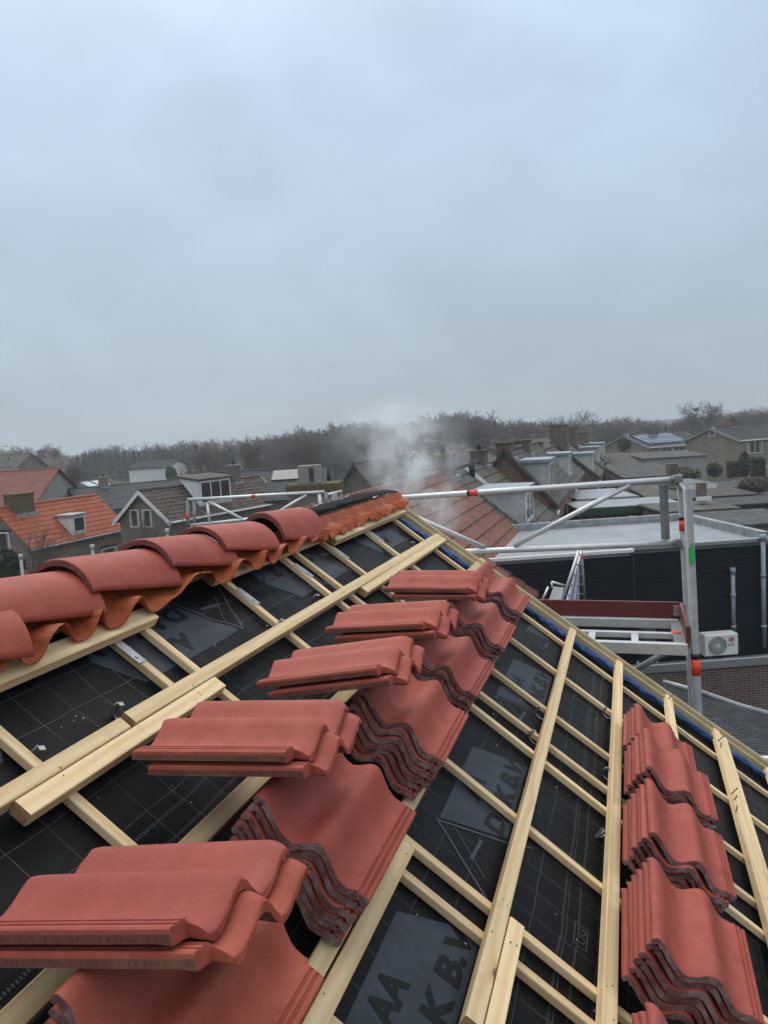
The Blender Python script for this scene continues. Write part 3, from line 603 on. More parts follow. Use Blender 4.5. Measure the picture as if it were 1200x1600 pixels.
def roll_side(side, mats):
    mb = MB(); nu, nq = 760, 10; vs = []
    for i in range(nu + 1):
        u = -.8 + 5.98 * i / nu; s, a, c = pleats(u + (0 if side > 0 else 5)); far = max(0, min(1, (u - 3.0) / .6)); pf = u * 44 + 9 * noise.noise(Vector((u * 2.7, 8, 1))); s = s * (1 - .75 * far) + .75 * far * (2 / math.pi) * math.asin(math.sin(pf)) * (1.15 + .6 * noise.noise(Vector((u * 3.3, 2, 9)))); c = c * (1 - far) + far * math.cos(pf) * 1.5
        reach = .100 + .030 * noise.noise(Vector((u * 2.3, 1, 1))) + .016 * s * a
        for q in range(nq + 1):
            t = q / nq; amp = (.003 + (.016 + .030 * a) * t ** 1.2) * (1 - .15 * far)
            lift = .012 * max(0, min(1, (u - 3.55) / .1)) * (1 - t) if side > 0 else 0
            t1 = min(1, t / .4); t2 = max(0, (t - .4) / .6)
            x = XR + side * (.060 + (.022 * max(0, min(1, (u - 3.55) / .1))) * (1 - t) + .045 * t1 + (reach - .030) * t2 + .010 * c * t2 * a); z = ZRG + .078 + lift - .048 * t1 ** 1.3 - .020 * t2 + amp * s + (.010 * t * noise.noise(Vector((u * 11, t * 2.5, 3))) + .005 * noise.noise(Vector((u * 30, t * 5, 0))))
            if side > 0:
                zmin = rp(0, (x - RO.x - .071 * NN.x) / D2.x, .0).z + .071 * NN.z + .003
                z = max(z, zmin)
            vs.append((x, u + .012 * c * t * a, z))
    mb.add(vs, [(i * (nq + 1) + j, (i + 1) * (nq + 1) + j, (i + 1) * (nq + 1) + j + 1, i * (nq + 1) + j + 1) for i in range(nu) for j in range(nq)], 0, True)
    o = obj('pleated_edge', mb, mats, roll, Matrix.Identity(4), fix=False)
    so_ = o.modifiers.new('thickness', 'SOLIDIFY'); so_.thickness = .002; so_.offset = 0; return o
roll_side(1, MT['orange']); roll_side(-1, MT['rollgrey'])
mb = MB(); nu, nq = 260, 8; vs = []
for i in range(nu + 1):
    u = -.8 + 5.95 * i / nu; f = max(0, min(1, (u - 4.6) / .5))
    for q in range(nq + 1):
        t = -1 + 2 * q / nq; lf = .040 * max(0, min(1, (u - 3.6) / .15)); vs.append((XR + (.064 + .6 * lf) * t, u, ZRG + .084 + lf - .014 * t * t - .02 * f + .002 * math.sin(u * 60 + 2 * t) + .007 * noise.noise(Vector((u * 7, t, 5)))))
mb.add(vs, [(i * (nq + 1) + j, (i + 1) * (nq + 1) + j, (i + 1) * (nq + 1) + j + 1, i * (nq + 1) + j + 1) for i in range(nu) for j in range(nq)], 0, True)
for f_i in range(len(mb.f)):
    if (f_i % nq) < 2: mb.m[f_i] = 1
o = obj('centre_strip', mb, [MT['rollblack'], MT['rollgrey']], roll, Matrix.Identity(4), fix=False); o.modifiers.new('thickness', 'SOLIDIFY').thickness = .003
# blue foil bundled along the verge
mb = MB(); nn_, ns = 420, 18; vs = []
for i in range(nn_ + 1):
    v = -.86 + (VEAVE + .82) * i / nn_; u = verge_u(v) - .095 + .014 * noise.noise(Vector((v * 3, 0, 0)))
    for k in range(ns):
        g = 2 * math.pi * k / ns; rr = .022 * (1 + .5 * noise.noise(Vector((v * 9, math.cos(g) * 1.5, math.sin(g) * 1.5))) + .45 * noise.noise(Vector((v * 27, math.cos(g) * 2.6, math.sin(g) * 2.6)))); vs.append((v, u + rr * math.cos(g) * 1.2, .024 + rr * .8 * math.sin(g)))
mb.add(vs, [(i * ns + k, i * ns + (k + 1) % ns, (i + 1) * ns + (k + 1) % ns, (i + 1) * ns + k) for i in range(nn_) for k in range(ns)], 0, True); mb.add(vs[:ns], (tuple(range(ns)),)); mb.add(vs[-ns:], (tuple(range(ns)),))
tag(obj('blue_foil', mb, MT['blue'], None, RM), 'crumpled blue plastic foil bundled along the roof verge', 'foil')

# ------------------------------------------------------------------ steel clips hanging on the battens
def clip_mesh():
    mb = MB(); mb.box((-.0075, -.001, .004), (.0075, .001, .046)); mb.box((-.0075, -.012, .046), (.0075, .001, .048)); mb.tube([(0, -.0005, .006), (0, -.020, .004), (.002, -.040, .006), (.004, -.052, .014), (.004, -.055, .024)], .0032, 8)
    mb.tube([(-.009, 0, .010), (-.012, .006, .03), (-.009, 0, .05)], .0022, 6); return mb
cl0 = obj('steel_clip', clip_mesh(), MT['galv']); cme = cl0.data; bpy.data.objects.remove(cl0)
def clip(px, py, rot, lab, wz=0.0, tilt=0.0, sc=1.0):
    P = on_plane(px, py, RO + NN * .02, NN); q = RM.inverted() @ P; sgv = sag(q.y, q.x)
    o = bpy.data.objects.new('steel_clip', cme); COL.objects.link(o); o.matrix_world = RM @ T(q.x, q.y, wz + sgv) @ RZ(rot) @ Matrix.Rotation(tilt, 4, 'X') @ Matrix.Scale(sc, 4); tag(o, lab, 'clip', 'steel tile clips lying on the underlay')
for a in ((182, 1108, 1.2, 'bent steel clip on underlay beside the cut in the upper batten'), (58, 1178, 1.1, 'bent steel clip at left edge, against a counter batten'), (435, 975, 1.9, 'bent steel clip leaning on a counter batten above the long batten'), (492, 934, 1.5, 'bent steel clip standing on a grey printed panel near the ridge'),
          (612, 876, 1.4, 'bent steel clip upright near the top of the long batten'), (642, 852, 1.3, 'small steel clip highest up, near the ridge end'), (722 + 50, 1422, .3, 'bent steel clip propped on the batten above the black lettering'), (839, 1110, 1.0, 'bent steel clip under the middle batten on grey print'),
          (830, 1147, .8, 'twisted steel clip between two close counter battens'), (880, 1012, 1.0, 'thin steel clip beside the middle batten near the verge'), (936, 1302, 2.4, 'bent steel clip against the straight batten, lower right'), (1110, 1296, .6, 'steel clip beside the doubled batten at far right'), (944, 1110, .9, 'thin steel clip left of the straight batten near the verge'), (945, 1205, .9, 'steel clip left of the straight batten halfway down')):
    clip(*a)
# nails in the doubled batten
for (px, py, ln, tl) in ((1122, 1158, .05, .5), (1126, 1168, .03, -.6), (1143, 1240, .045, .5), (1147, 1250, .03, .2), (1150, 1268, .03, -.4), (1044, 1092, .04, .6), (1049, 1150, .03, .3)):
    P = on_plane(px, py, RO + NN * .064, NN); q = RM.inverted() @ P; mb = MB(); mb.tube([(q.x, q.y, .062), (q.x + ln * .2 * tl, q.y + ln * .15, .062 + ln * .5), (q.x + ln * .55 * tl, q.y + ln * .5, .062 + ln * .75)], .0028, 6); mb.tube([(q.x + ln * .55 * tl, q.y + ln * .5, .062 + ln * .75), (q.x + ln * .58 * tl, q.y + ln * .52, .064 + ln * .76)], .005, 8)
    obj('nail', mb, MT['nail'], house, RM)
# nail heads along the battens
mb = MB()
for i, (a, b, c, d) in enumerate(TB):
    for ut, ub in CB:
        k = (ub - ut) / 1.05; u = ut - .018 + k * ((c + d) / 2 + .8)
        if a < u < b:
            for s in (-1, 1):
                if rnd.random() < .55: jx, jy = rnd.uniform(-.006, .006), rnd.uniform(-.012, .012); mb.tube([((c + d) / 2 + .009 * s + jx, u + .006 * s + jy, .0635), ((c + d) / 2 + .009 * s + jx, u + .006 * s + jy, .0648)], rnd.uniform(.0016, .0028), 7)
obj('nail_heads', mb, MT['nail'], house, RM)['kind'] = 'stuff'
mb = MB()
for i in range(420):
    u, v = rnd.uniform(.6, 4.8), rnd.uniform(-.82, 1.9); L, wd, a = rnd.uniform(.0008, .0035) * (2 if rnd.random() < .12 else 1), rnd.uniform(.0005, .0012), rnd.uniform(0, 6.28); z = sag(u, v) + .002; c, s = math.cos(a), math.sin(a)
    mb.add([(v + c * L - s * wd, u + s * L + c * wd, z), (v + c * L + s * wd, u + s * L - c * wd, z + .001), (v - c * L + s * wd, u - s * L - c * wd, z + .002), (v - c * L - s * wd, u - s * L + c * wd, z)], ((0, 1, 2, 3),))
o = obj('wood_splinters', mb, MT['chip'], None, RM); tag(o, 'pale wood splinters and crumbs scattered over the black underlay', 'splinters', kind='stuff')


# ================================================================== scaffolds
def bar(parent, name, p, q, rad, m='alu', n=12): mb = MB(); mb.tube([p, q], rad, n); return obj(name, mb, MT[m], parent, Matrix.Identity(4))
def ext(p, q, z): return p + (q - p) * ((z - p.z) / (q.z - p.z))
YN, YF = 5.72, 6.42
sc = thing('scaffold', 'aluminium scaffold with red toe board and green spray mark beyond the verge', 'scaffold', T(.4, 6.0, 0))
pn_t, pn_b = at_y(1074, 763, YN), at_y(1091, 1120, YN); pf_t, pf_b = at_y(1063, 752, YF), at_y(1082, 1120, YF)
bar(sc, 'post', pn_t, ext(pn_t, pn_b, 0), .030, 'alu_dull', 16); bar(sc, 'post', pf_t, ext(pf_t, pf_b, 0), .025, 'alu_dull', 16)
dx = pf_t - Vector((2.9, 0, 0)); 
bar(sc, 'post', dx, Vector((dx.x, dx.y, 3)), .025, 'alu_dull')
def tape(p, q, rad, m='redtape'): mb = MB(); mb.tube([p, q], rad, 16); return obj('tape_band', mb, MT[m], sc, Matrix.Identity(4))
def on_seg(p, q, px, py):      # point of line p-q nearest to the sight line
    r = ray(px, py); d = q - p; w0 = p - CAM; a, b, c, dd, e = d.dot(d), d.dot(r), r.dot(r), d.dot(w0), r.dot(w0); return p + d * ((b * e - c * dd) / (a * c - b * b))
for seg, a, b, rad in (((pf_t, pf_b), (1064, 813), (1064, 829), .027), ((pn_t, pn_b), (1075, 1029), (1077, 1054), .032)):
    p, q = on_seg(*seg, *a), on_seg(*seg, *b); tape(p, q, rad); tape(p + (p - q) * .35, p, rad, 'black')
# green spray paint: thin curved patch on the near post
def spray():
    m, t, b, tc = new_mat('green_spray_paint'); sp = N(t, 'ShaderNodeSeparateXYZ'); t.links.new(tc.outputs['UV'], sp.inputs[0])
    d = math_(t, 'SQRT', math_(t, 'ADD', math_(t, 'POWER', sp.outputs[0], 2.0), math_(t, 'POWER', sp.outputs[1], 2.0)))
    a = math_(t, 'SUBTRACT', 1.15, math_(t, 'ADD', d, math_(t, 'MULTIPLY', noise_(t, tc.outputs['Object'], 30, 5), .55))); a2 = N(t, 'ShaderNodeMapRange'); t.links.new(a, a2.inputs[0]); a2.inputs[1].default_value = 0; a2.inputs[2].default_value = .45
    b.inputs['Base Color'].default_value = (.02, .50, .09, 1); t.links.new(a2.outputs[0], b.inputs['Alpha']); return m
pa, pb = on_seg(pn_t, pn_b, 1076, 842), on_seg(pn_t, pn_b, 1079, 890); ax = (pb - pa).normalized(); e1 = ax.cross(Vector((0, -1, 0))).normalized(); e2 = e1.cross(ax)
if e2.y > 0: e2 = -e2
mb = MB(); vs = []
for i in range(9):
    for k in range(11): g = R(-75 + 150 * k / 10); vs.append(pa + (pb - pa) * (i / 8) + (e1 * math.sin(g) + e2 * math.cos(g)) * .0308)
mb.add(vs, [(i * 11 + k, i * 11 + k + 1, i * 11 + k + 12, i * 11 + k + 11) for i in range(8) for k in range(10)], 0, True)
o = obj('spray_mark', mb, spray(), sc, Matrix.Identity(4)); ul = o.data.uv_layers.new(name='UVMap')
for lp in o.data.loops: i, k = divmod(lp.vertex_index, 11) if len(o.data.vertices) == 99 else (4, 5); ul.data[lp.index].uv = ((k - 4) / 4.2, (i - 4) / 3.8)
# guard rails, braces
rt0, rt1 = at_y(522, 785, YF), at_y(1058, 748.5, YF); rl0, rl1 = at_y(585, 868, YF), at_y(1058, 848.5, YF)
bar(sc, 'guard_rail', rt0, rt1, .0245); bar(sc, 'guard_rail', rl0, rl1, .0245)
bar(sc, 'brace', at_y(757, 855, YF), at_y(588, 781, YF), .021); bar(sc, 'brace', at_y(803, 853, YF), at_y(985, 757, YF), .021)
mb = MB(); p, q = at_y(1036.5, 757, YF), at_y(1040, 843, YF); mb.tube([p, q], .033, 4, smooth=False); obj('gate_post', mb, MT['alu_dull'], sc, Matrix.Identity(4))
for a, b in (((740 - 6, 769), (740 + 7, 768.2)),): p, q = on_seg(rt0, rt1, *a), on_seg(rt0, rt1, *b); tape(p, q, .0262); tape(p + (p - q) * .3, p, .0262, 'black')
for px, py in ((1060, 748), (1062, 848)):
    c = at_y(px, py, YF); mb = MB(); mb.cbox((-.035, -.03, -.035), (.03, .03, .03), .006, 0, T(*c)); mb.tube([c + Vector((-.05, -.01, 0)), c + Vector((-.03, -.01, 0))], .027, 12); mb.tube([c + Vector((0, -.05, -.01)), c + Vector((0, -.02, -.01))], .012, 8); obj('coupler', mb, MT['alu_dull'], sc, Matrix.Identity(4))
for za, zb in ((pn_t - Vector((0, 0, .03)), pf_t - Vector((0, 0, .02))), (at_y(1078, 870, YN), at_y(1068, 835, YF)), (at_y(1084, 1010, YN), at_y(1078, 985, YF)), (at_y(1088, 1120, YN), at_y(1083, 1075, YF))): bar(sc, 'frame_rung', za, zb, .018, 'alu_dull')
c = at_y(1071, 842, 6.0); mb = MB(); mb.prism([(-.03, 0), (.03, 0), (0, -.12)], -.006, .006, 0, T(*c) @ Matrix.Rotation(R(90), 4, 'X')); obj('corner_bracket', mb, MT['alu'], sc, Matrix.Identity(4))
# platform frame
XD = at_y(1072, 1010, YN).x; ZD = at_y(1072, 1005, YN).z; TLT = Matrix.Rotation(R(.6), 4, 'Y')
PM = T(XD, 0, ZD) @ TLT
def pbeam(name, lo, hi, m='alu', ch=.004): mb = MB(); mb.cbox(lo, hi, ch); return obj(name, mb, MT[m], sc, PM)
pbeam('platform_beam', (-2.9, YN - .03, -.085), (.01, YN + .02, 0)); pbeam('platform_beam', (-2.9, YN + .27, -.05), (-.07, YN + .31, -.004)); pbeam('platform_beam', (-2.9, YF - .03, -.075), (-.01, YF + .02, .0))
pbeam('platform_end', (-.075, YN + .02, -.06), (-.0, YF - .03, -.005), 'alu_dull')
for xx in (-.37, -.68, -1.0, -1.4): pbeam('platform_rung', (xx, YN + .02, -.045), (xx + .05, YN + .27, -.012))
for xx in (-1.75,): pbeam('platform_board', (-2.9, YN + .02, -.03), (xx, YF - .03, -.018), 'wood2')
c = at_y(1056, 993, YN + .3); mb = MB(); mb.tube([c + Vector((0, 0, -.035)), c + Vector((0, 0, .03))], [.035, .035], 12); mb.tube([c + Vector((0, -.03, 0)), c + Vector((0, -.06, -.02))], .012, 8); obj('hook_lock', mb, MT['redtape'], sc, Matrix.Identity(4))
zt = at_y(1065, 940, YF + .06).z - ZD
mb = MB(); mb.cbox((-2.95, YF + .035, zt - .152), (-.005, YF + .06, zt), .003); obj('toe_board', mb, MT['toe'], sc, PM)
mb = MB(); mb.cbox((.0, YN - .02, zt - .152), (.024, YF + .03, zt), .003); obj('toe_board', mb, MT['toe'], sc, PM)
mb = MB(); mb.cbox((-.045, YF + .025, zt - .11), (.004, YF + .033, zt - .025), .002); mb.tube([(-.02, YF + .028, zt - .045), (-.02, YF + .015, zt - .045)], .007, 8); mb.tube([(-.02, YF + .028, zt - .09), (-.02, YF + .015, zt - .09)], .007, 8); obj('toe_board_clip', mb, MT['galv'], sc, PM)
bar(sc, 'brace', at_y(955, 1068, YN + .2), at_y(1052, 1013, YN + .2), .024, 'alu_dull')
bar(sc, 'guard_rail', at_y(1163, 1185, 5.45), at_y(1290, 1191, 5.45), .0245)

s2 = thing('scaffold', 'low aluminium scaffold rails beyond the ridge, left of the smoke', 'scaffold', T(-5, 11, 0))
def b2(n, a, b, d, r, m='alu', d2=None): return bar(s2, n, at_d(*a, d), at_d(*b, d2 or d), r, m, 10)
for a, b, dd, mm, rr in (((293, 782), (295, 838), 12, 'alu_dull', .026), ((303, 782), (305, 838), 12.7, 'alu_dull', .026), ((324, 786), (328, 822), 12, 'alu', .022), ((499, 772), (501, 800), 12, 'alu', .03), ((509, 769), (512, 800), 12.6, 'alu_dull', .03), ((533, 768), (534, 790), 13.6, 'alu_dull', .022)): b2('post', a, b, dd, rr, mm)
b2('guard_rail', (293, 781), (507, 768.5), 12, .0265); b2('guard_rail', (298, 821), (520, 797), 12, .026)
b2('guard_rail', (511, 773), (533, 767.5), 12.6, .022, 'alu', 13.6); b2('brace', (325, 783), (392, 818), 12, .021); b2('brace', (413, 813), (479, 773), 12, .021)
for a, b in (((393, 775.4), (399, 775)), ((292.8, 801), (293.4, 812))):
    mb = MB(); mb.tube([at_d(*a, 12), at_d(*b, 12)], .0285, 12); obj('tape_band', mb, MT['redtape'], s2, Matrix.Identity(4))
s3 = thing('scaffold', 'small folded scaffold ladder with a white cloth tied on, against black cladding', 'scaffold', at_d(895, 960, 13) and T(*at_d(895, 960, 13)))
def b3(n, a, b, d, r, m='alu', d2=None): return bar(s3, n, at_d(*a, d), at_d(*b, d2 or d), r, m, 8)
b3('post', (876, 945), (906, 856), 12.0, .022); b3('post', (884, 945), (909, 860), 12.4, .018); b3('post', (908, 857), (914, 945), 12.8, .024, 'alu_dull'); b3('post', (904, 880), (905, 945), 12.8, .016, 'alu_dull')
for k in range(5): b3('rung', (904 - k * 5.4, 866 + k * 16), (910 + k * .5, 868 + k * 15), 12.0, .012, 'alu_dull', 12.8)
b3('rail', (845, 942), (857, 917), 12.6, .018); b3('rail', (862, 909), (882, 915), 12.6, .018); b3('rail', (862, 909), (863, 919), 12.6, .018)
mb = MB(); mb.add([at_d(855, 945, 12.3), at_d(876, 945, 12.3), at_d(881, 918, 13.2), at_d(865, 916, 13.2)], ((0, 1, 2, 3),)); p_ = obj('plank', mb, MT['alu_dull'], s3, Matrix.Identity(4), fix=False); p_.modifiers.new('t', 'SOLIDIFY').thickness = .04
mb = MB(); mb.tube([at_d(908.3, 868, 12.75), at_d(908.6, 873, 12.75)], .03, 10); obj('tape_band', mb, MT['redtape'], s3, Matrix.Identity(4))
mb = MB(); vs = []
for i in range(15):
    for j in range(11):
        t, s_ = i / 14, j / 10; px = (902 - 20 * t) * (1 - s_) + (903.5 + 1.0 * t) * s_; py = (884 if t == 0 else 884) + t * 62 + (1 - s_) * (0 if t else 0); px = max(px, 0); vs.append(at_d(px, py, 12.15 + .05 * math.sin(s_ * 15 + t * 2) * (.4 + t)))
mb.add(vs, [(i * 11 + j, i * 11 + j + 1, i * 11 + j + 12, i * 11 + j + 11) for i in range(14) for j in range(10)], 0, True)
cl = obj('cloth', mb, MT['cloth'], None, None, fix=False); cl.modifiers.new('t', 'SOLIDIFY').thickness = .004; tag(cl, 'white cloth hanging from the small scaffold ladder by the black wall', 'cloth')

# ================================================================== houses
class House:
    """gable house in its own frame: x along the eaves, y inwards from the near eaves, z up"""
    def __init__(s, name, label, cat, E1, E2, ze, run, zr, roof, wall, over=.25, group=None, run2=None, ze2=None, steps=True, gauge=.33, base=0.0):
        x = Vector((E2.x - E1.x, E2.y - E1.y, 0)); s.L = x.length; x.normalize(); y = Vector((-x.y, x.x, 0))
        if run < 0: y = -y; run = -run
        s.flip = x.cross(y).z < 0
        if s.flip: E1, E2 = E2, E1; x = -x
        s.x, s.y, s.E = x, y, Vector((E1.x, E1.y, 0)); s.M = basis(x, y, Vector((0, 0, 1)), s.E); s.ze, s.run, s.zr = ze, run, zr
        s.run2 = run2 or run; s.ze2 = ze if ze2 is None else ze2
        s.t = thing(name, label, cat, s.M, group); s.wallm, s.roofm = MT[wall], MT[roof]
        L, r, r2 = s.L, run, run + s.run2; mb = MB(); i = .12
        sl = (zr - ze) / run; z1 = ze + sl * i - .10; sl2 = (zr - s.ze2) / s.run2; z2 = s.ze2 + sl2 * i - .10; ztop = zr - .10
        P = [(i, base), (r2 - i, base), (r2 - i, z2), (r, ztop), (i, z1)]
        a = [(.06, p[0], p[1]) for p in P]; b = [(L - .06, p[0], p[1]) for p in P]
        mb.add(a + b, [(4, 3, 2, 1, 0), (5, 6, 7, 8, 9), (0, 1, 6, 5), (1, 2, 7, 6), (4, 0, 5, 9)])
        obj('wall', mb, s.wallm, s.t, s.M, uv=True)
        mb = MB(); o = over
        for (ya, za, yb, zb) in ((-o * .6, ze - sl * o * .6, r, zr), (r2 + o * .6, s.ze2 - sl2 * o * .6, r, zr)):
            n = max(2, int(math.hypot(yb - ya, zb - za) / gauge)) if steps else 1
            for k in range(n):
                y0, z0 = ya + (yb - ya) * k / n, za + (zb - za) * k / n; y1, z1_ = ya + (yb - ya) * (k + 1) / n, za + (zb - za) * (k + 1) / n; h = (.042 if gauge > .33 else .034) if steps else .03
                mb.quad((-o, y0, z0 + h + .01), (L + o, y0, z0 + h + .01), (L + o, y1, z1_ + .01), (-o, y1, z1_ + .01))
                mb.quad((-o, y0, z0 - .01 if k else z0 - .06), (L + o, y0, z0 - .01 if k else z0 - .06), (L + o, y0, z0 + h + .01), (-o, y0, z0 + h + .01))
            for xx in (-o, L + o): mb.quad((xx, ya, za - .06), (xx, ya, za + .03), (xx, yb, zb + .01), (xx, yb, zb - .08))
            mb.quad((-o, ya, za - .06), (L + o, ya, za - .06), (L + o, yb, zb - .08), (-o, yb, zb - .08))
        s.roof = obj('roof', mb, s.roofm, s.t, s.M, uv=True, fix=False)
        mb = MB(); mb.tube([(-o, r, zr + .0), (L + o, r, zr + .0)], .10, 8); obj('ridge_cap', mb, s.roofm, s.roof, s.M, uv=True)
    def bargeboards(s, m='white', ends=(0, 1), sz=.16):
        for e in ends:
            xx = -.27 if e == 0 else s.L + .245
            for (ya, za, yb, zb) in ((-.15, s.ze - .15 * (s.zr - s.ze) / s.run, s.run, s.zr), (s.run + s.run2 + .15, s.ze2 - .15 * (s.zr - s.ze2) / s.run2, s.run, s.zr)):
                mb = MB(); mb.add([(xx + q, y, z + k) for q in (0, .03) for (y, z, k) in ((ya, za, -sz), (ya, za, .045), (yb, zb, .045), (yb, zb, -sz))], ((0, 1, 2, 3), (7, 6, 5, 4), (0, 4, 5, 1), (1, 5, 6, 2), (2, 6, 7, 3), (3, 7, 4, 0))); obj('bargeboard', mb, MT[m], s.t, s.M)
    def gutter(s, m='lead', side=0):
        y, z = (-.2, s.ze - .12) if side == 0 else (s.run + s.run2 + .2, s.ze2 - .12)
        mb = MB(); mb.cbox((-.2, y - .07, z - .06), (s.L + .2, y + .06, z + .06), .03); obj('gutter', mb, MT[m], s.t, s.M)
    def loc(s, px, py, face):
        """point on a wall seen at that spot: face S (near eaves), W / E (gables)"""
        P, n = {'S': (s.E + s.y * .12, s.y), 'W': (s.E + s.x * .06, s.x), 'E': (s.E + s.x * (s.L - .06), s.x)}[face]
        q = on_plane(px, py, P, n) - s.E; return q.dot(s.x), q.dot(s.y), q.z
    def window(s, face, c, z, wd, h, fr='white', door=False, bars=1, lintel=True, name=None):
        F = {'S': s.M @ T(c, .12, z), 'W': s.M @ T(.06, c, z) @ RZ(R(-90)), 'E': s.M @ T(s.L - .06, c, z) @ RZ(R(90)), 'N': s.M @ T(c, s.run + s.run2 - .12, z) @ RZ(R(180))}[face]
        mb = MB(); f = .07
        mb.box((-wd / 2, -.05, -h / 2), (-wd / 2 + f, .03, h / 2)); mb.box((wd / 2 - f, -.05, -h / 2), (wd / 2, .03, h / 2)); mb.box((-wd / 2 + f, -.05, h / 2 - f), (wd / 2 - f, .03, h / 2)); mb.box((-wd / 2 + f, -.07, -h / 2), (wd / 2 - f, .03, -h / 2 + f))
        for k in range(1, bars): x = -wd / 2 + wd * k / bars; mb.box((x - .03, -.045, -h / 2 + f), (x + .03, .03, h / 2 - f))
        w_ = obj(name or ('door' if door else 'window'), mb, MT[fr], s.t, F); mb = MB(); mb.box((-wd / 2 + f, -.02, -h / 2 + f), (wd / 2 - f, .0, h / 2 - f)); obj('panel' if door else 'pane', mb, MT['darkdoor'] if door else MT['glass'], w_, F)
        if not door:
            for sx in (-1, 1): mb = MB(); xa, xb = sorted((sx * (wd / 2 - f), sx * (wd / 2 - f - wd * .17))); mb.box((xa, -.024, -h / 2 + f), (xb, -.021, h / 2 - f)); obj('curtain', mb, MT['curtain'], w_, F)
        if lintel: mb = MB(); mb.box((-wd / 2 - .1, -.03, h / 2 + .0), (wd / 2 + .1, .02, h / 2 + .16)); obj('lintel', mb, MT['darkdoor'], w_, F)
        return w_
    def rz(s, y): return s.ze + (s.zr - s.ze) * y / s.run
    def chimney(s, x, y=None, w=.6, d=.6, h=1.0, m='brick_dk', cap='concrete', pots=1):
        y = s.run if y is None else y; zb = min(s.rz(y), s.zr) - .6; zt = s.zr + h if y == s.run else s.rz(y) + h
        mb = MB(); mb.box((x - w / 2, y - d / 2, zb), (x + w / 2, y + d / 2, zt)); c = obj('chimney', mb, MT[m], s.t, s.M, uv=True)
        mb = MB(); mb.cbox((x - w / 2 - .05, y - d / 2 - .05, zt), (x + w / 2 + .05, y + d / 2 + .05, zt + .09), .01); obj('chimney_cap', mb, MT[cap], c, s.M)
        for k in range(pots): xx = x + (k - (pots - 1) / 2) * .3; mb = MB(); mb.tube([(xx, y, zt + .09), (xx, y, zt + .38)], [.10, .08], 10); obj('chimney_pot', mb, MT['darkdoor'], c, s.M)
        yb = y - d / 2 - .02; mb = MB(); mb.box((x - w / 2 - .12, yb - .14, s.rz(yb) - .12), (x + w / 2 + .12, yb, s.rz(yb) + .08)); obj('flashing', mb, MT['lead'], c, s.M)
        return c
    def dormer(s, x, w, y0, h, side='wwhite', roofm='zinc', bars=2, pent=0.0, front='white'):
        """flat dormer: front at y0, runs back into the slope"""
        sl = (s.zr - s.ze) / s.run; z0 = s.rz(y0); z1 = z0 + h; yb = min(s.run - .05, y0 + h / sl); zb = z1 + pent
        if pent: yb = min(s.run - .05, y0 + (h) / max(.15, sl - pent)); zb = z1 + pent * (yb - y0)
        mb = MB()
        mb.add([(x - w / 2, y0, z0), (x - w / 2, y0, z1), (x - w / 2, yb, zb), (x + w / 2, y0, z0), (x + w / 2, y0, z1), (x + w / 2, yb, zb)], ((0, 1, 2), (3, 5, 4), (0, 3, 4, 1)))
        d = obj('dormer', mb, MT[side], s.t, s.M, uv=True, fix=False)
        mb = MB(); o = .12; mb.add([(x + sx * (w / 2 + o), y, z + k) for k in (0, .12) for (sx, y, z) in ((-1, y0 - o, z1), (1, y0 - o, z1), (1, yb + .1, zb), (-1, yb + .1, zb))], ((3, 2, 1, 0), (4, 5, 6, 7), (0, 1, 5, 4), (1, 2, 6, 5), (2, 3, 7, 6), (3, 0, 4, 7))); obj('dormer_roof', mb, MT[roofm], d, s.M, uv=True)
        F = s.M @ T(x, y0 - .01, (z0 + z1) / 2 + .05); ww, hh = w - .3, h - .35; mb = MB(); f = .07
        for b in range(bars + 1): xx = -ww / 2 + ww * b / bars; mb.box((xx - f / 2, -.06, -hh / 2), (xx + f / 2, .0, hh / 2))
        mb.box((-ww / 2, -.07, -hh / 2 - f), (ww / 2, .0, -hh / 2)); mb.box((-ww / 2, -.06, hh / 2), (ww / 2, .0, hh / 2 + f)); obj('window_frame', mb, MT[front], d, F)
        mb = MB(); mb.box((-ww / 2, -.03, -hh / 2), (ww / 2, -.012, hh / 2)); obj('pane', mb, MT['glass'], d, F)
        return d
    def slab(s, name, x0, x1, y0, y1, m, lift=.10, th=.05):
        mb = MB(); mb.add([(x, y, s.rz(y) + k) for k in (lift - th, lift) for (x, y) in ((x0, y0), (x1, y0), (x1, y1), (x0, y1))], ((3, 2, 1, 0), (4, 5, 6, 7), (0, 1, 5, 4), (1, 2, 6, 5), (2, 3, 7, 6), (3, 0, 4, 7))); return obj(name, mb, MT[m], s.t, s.M, uv=True)
    def on_roof(s, px, py):
        n = Vector((0, -(s.zr - s.ze), s.run)).normalized(); nw = s.M.to_3x3() @ n; q = on_plane(px, py, s.M @ Vector((0, 0, s.ze)), nw) - s.E; return q.dot(s.x), q.dot(s.y)
def fit(e1, e2, ze, rpx, pitch=45):
    """eaves seen from e1 to e2 at height ze; the far or near ridge end is seen at rpx: find run and ridge height for that pitch"""
    A, B = at_z(*e1, ze), at_z(*e2, ze); A.z = B.z = 0; d = (B - A).normalized(); nrm = Vector((-d.y, d.x, 0)); best = None
    for k in range(400):
        zr = ze + .3 + k * .02
        if zr > 8.45: break
        Q = at_z(*rpx, zr); run = (Q - A).dot(nrm); run = run if abs(run) > .01 else .01; e = abs(math.degrees(math.atan((zr - ze) / abs(run))) - pitch)
        if best is None or e < best[0]: best = (e, run, zr)
    return A, B, best[1], best[2]

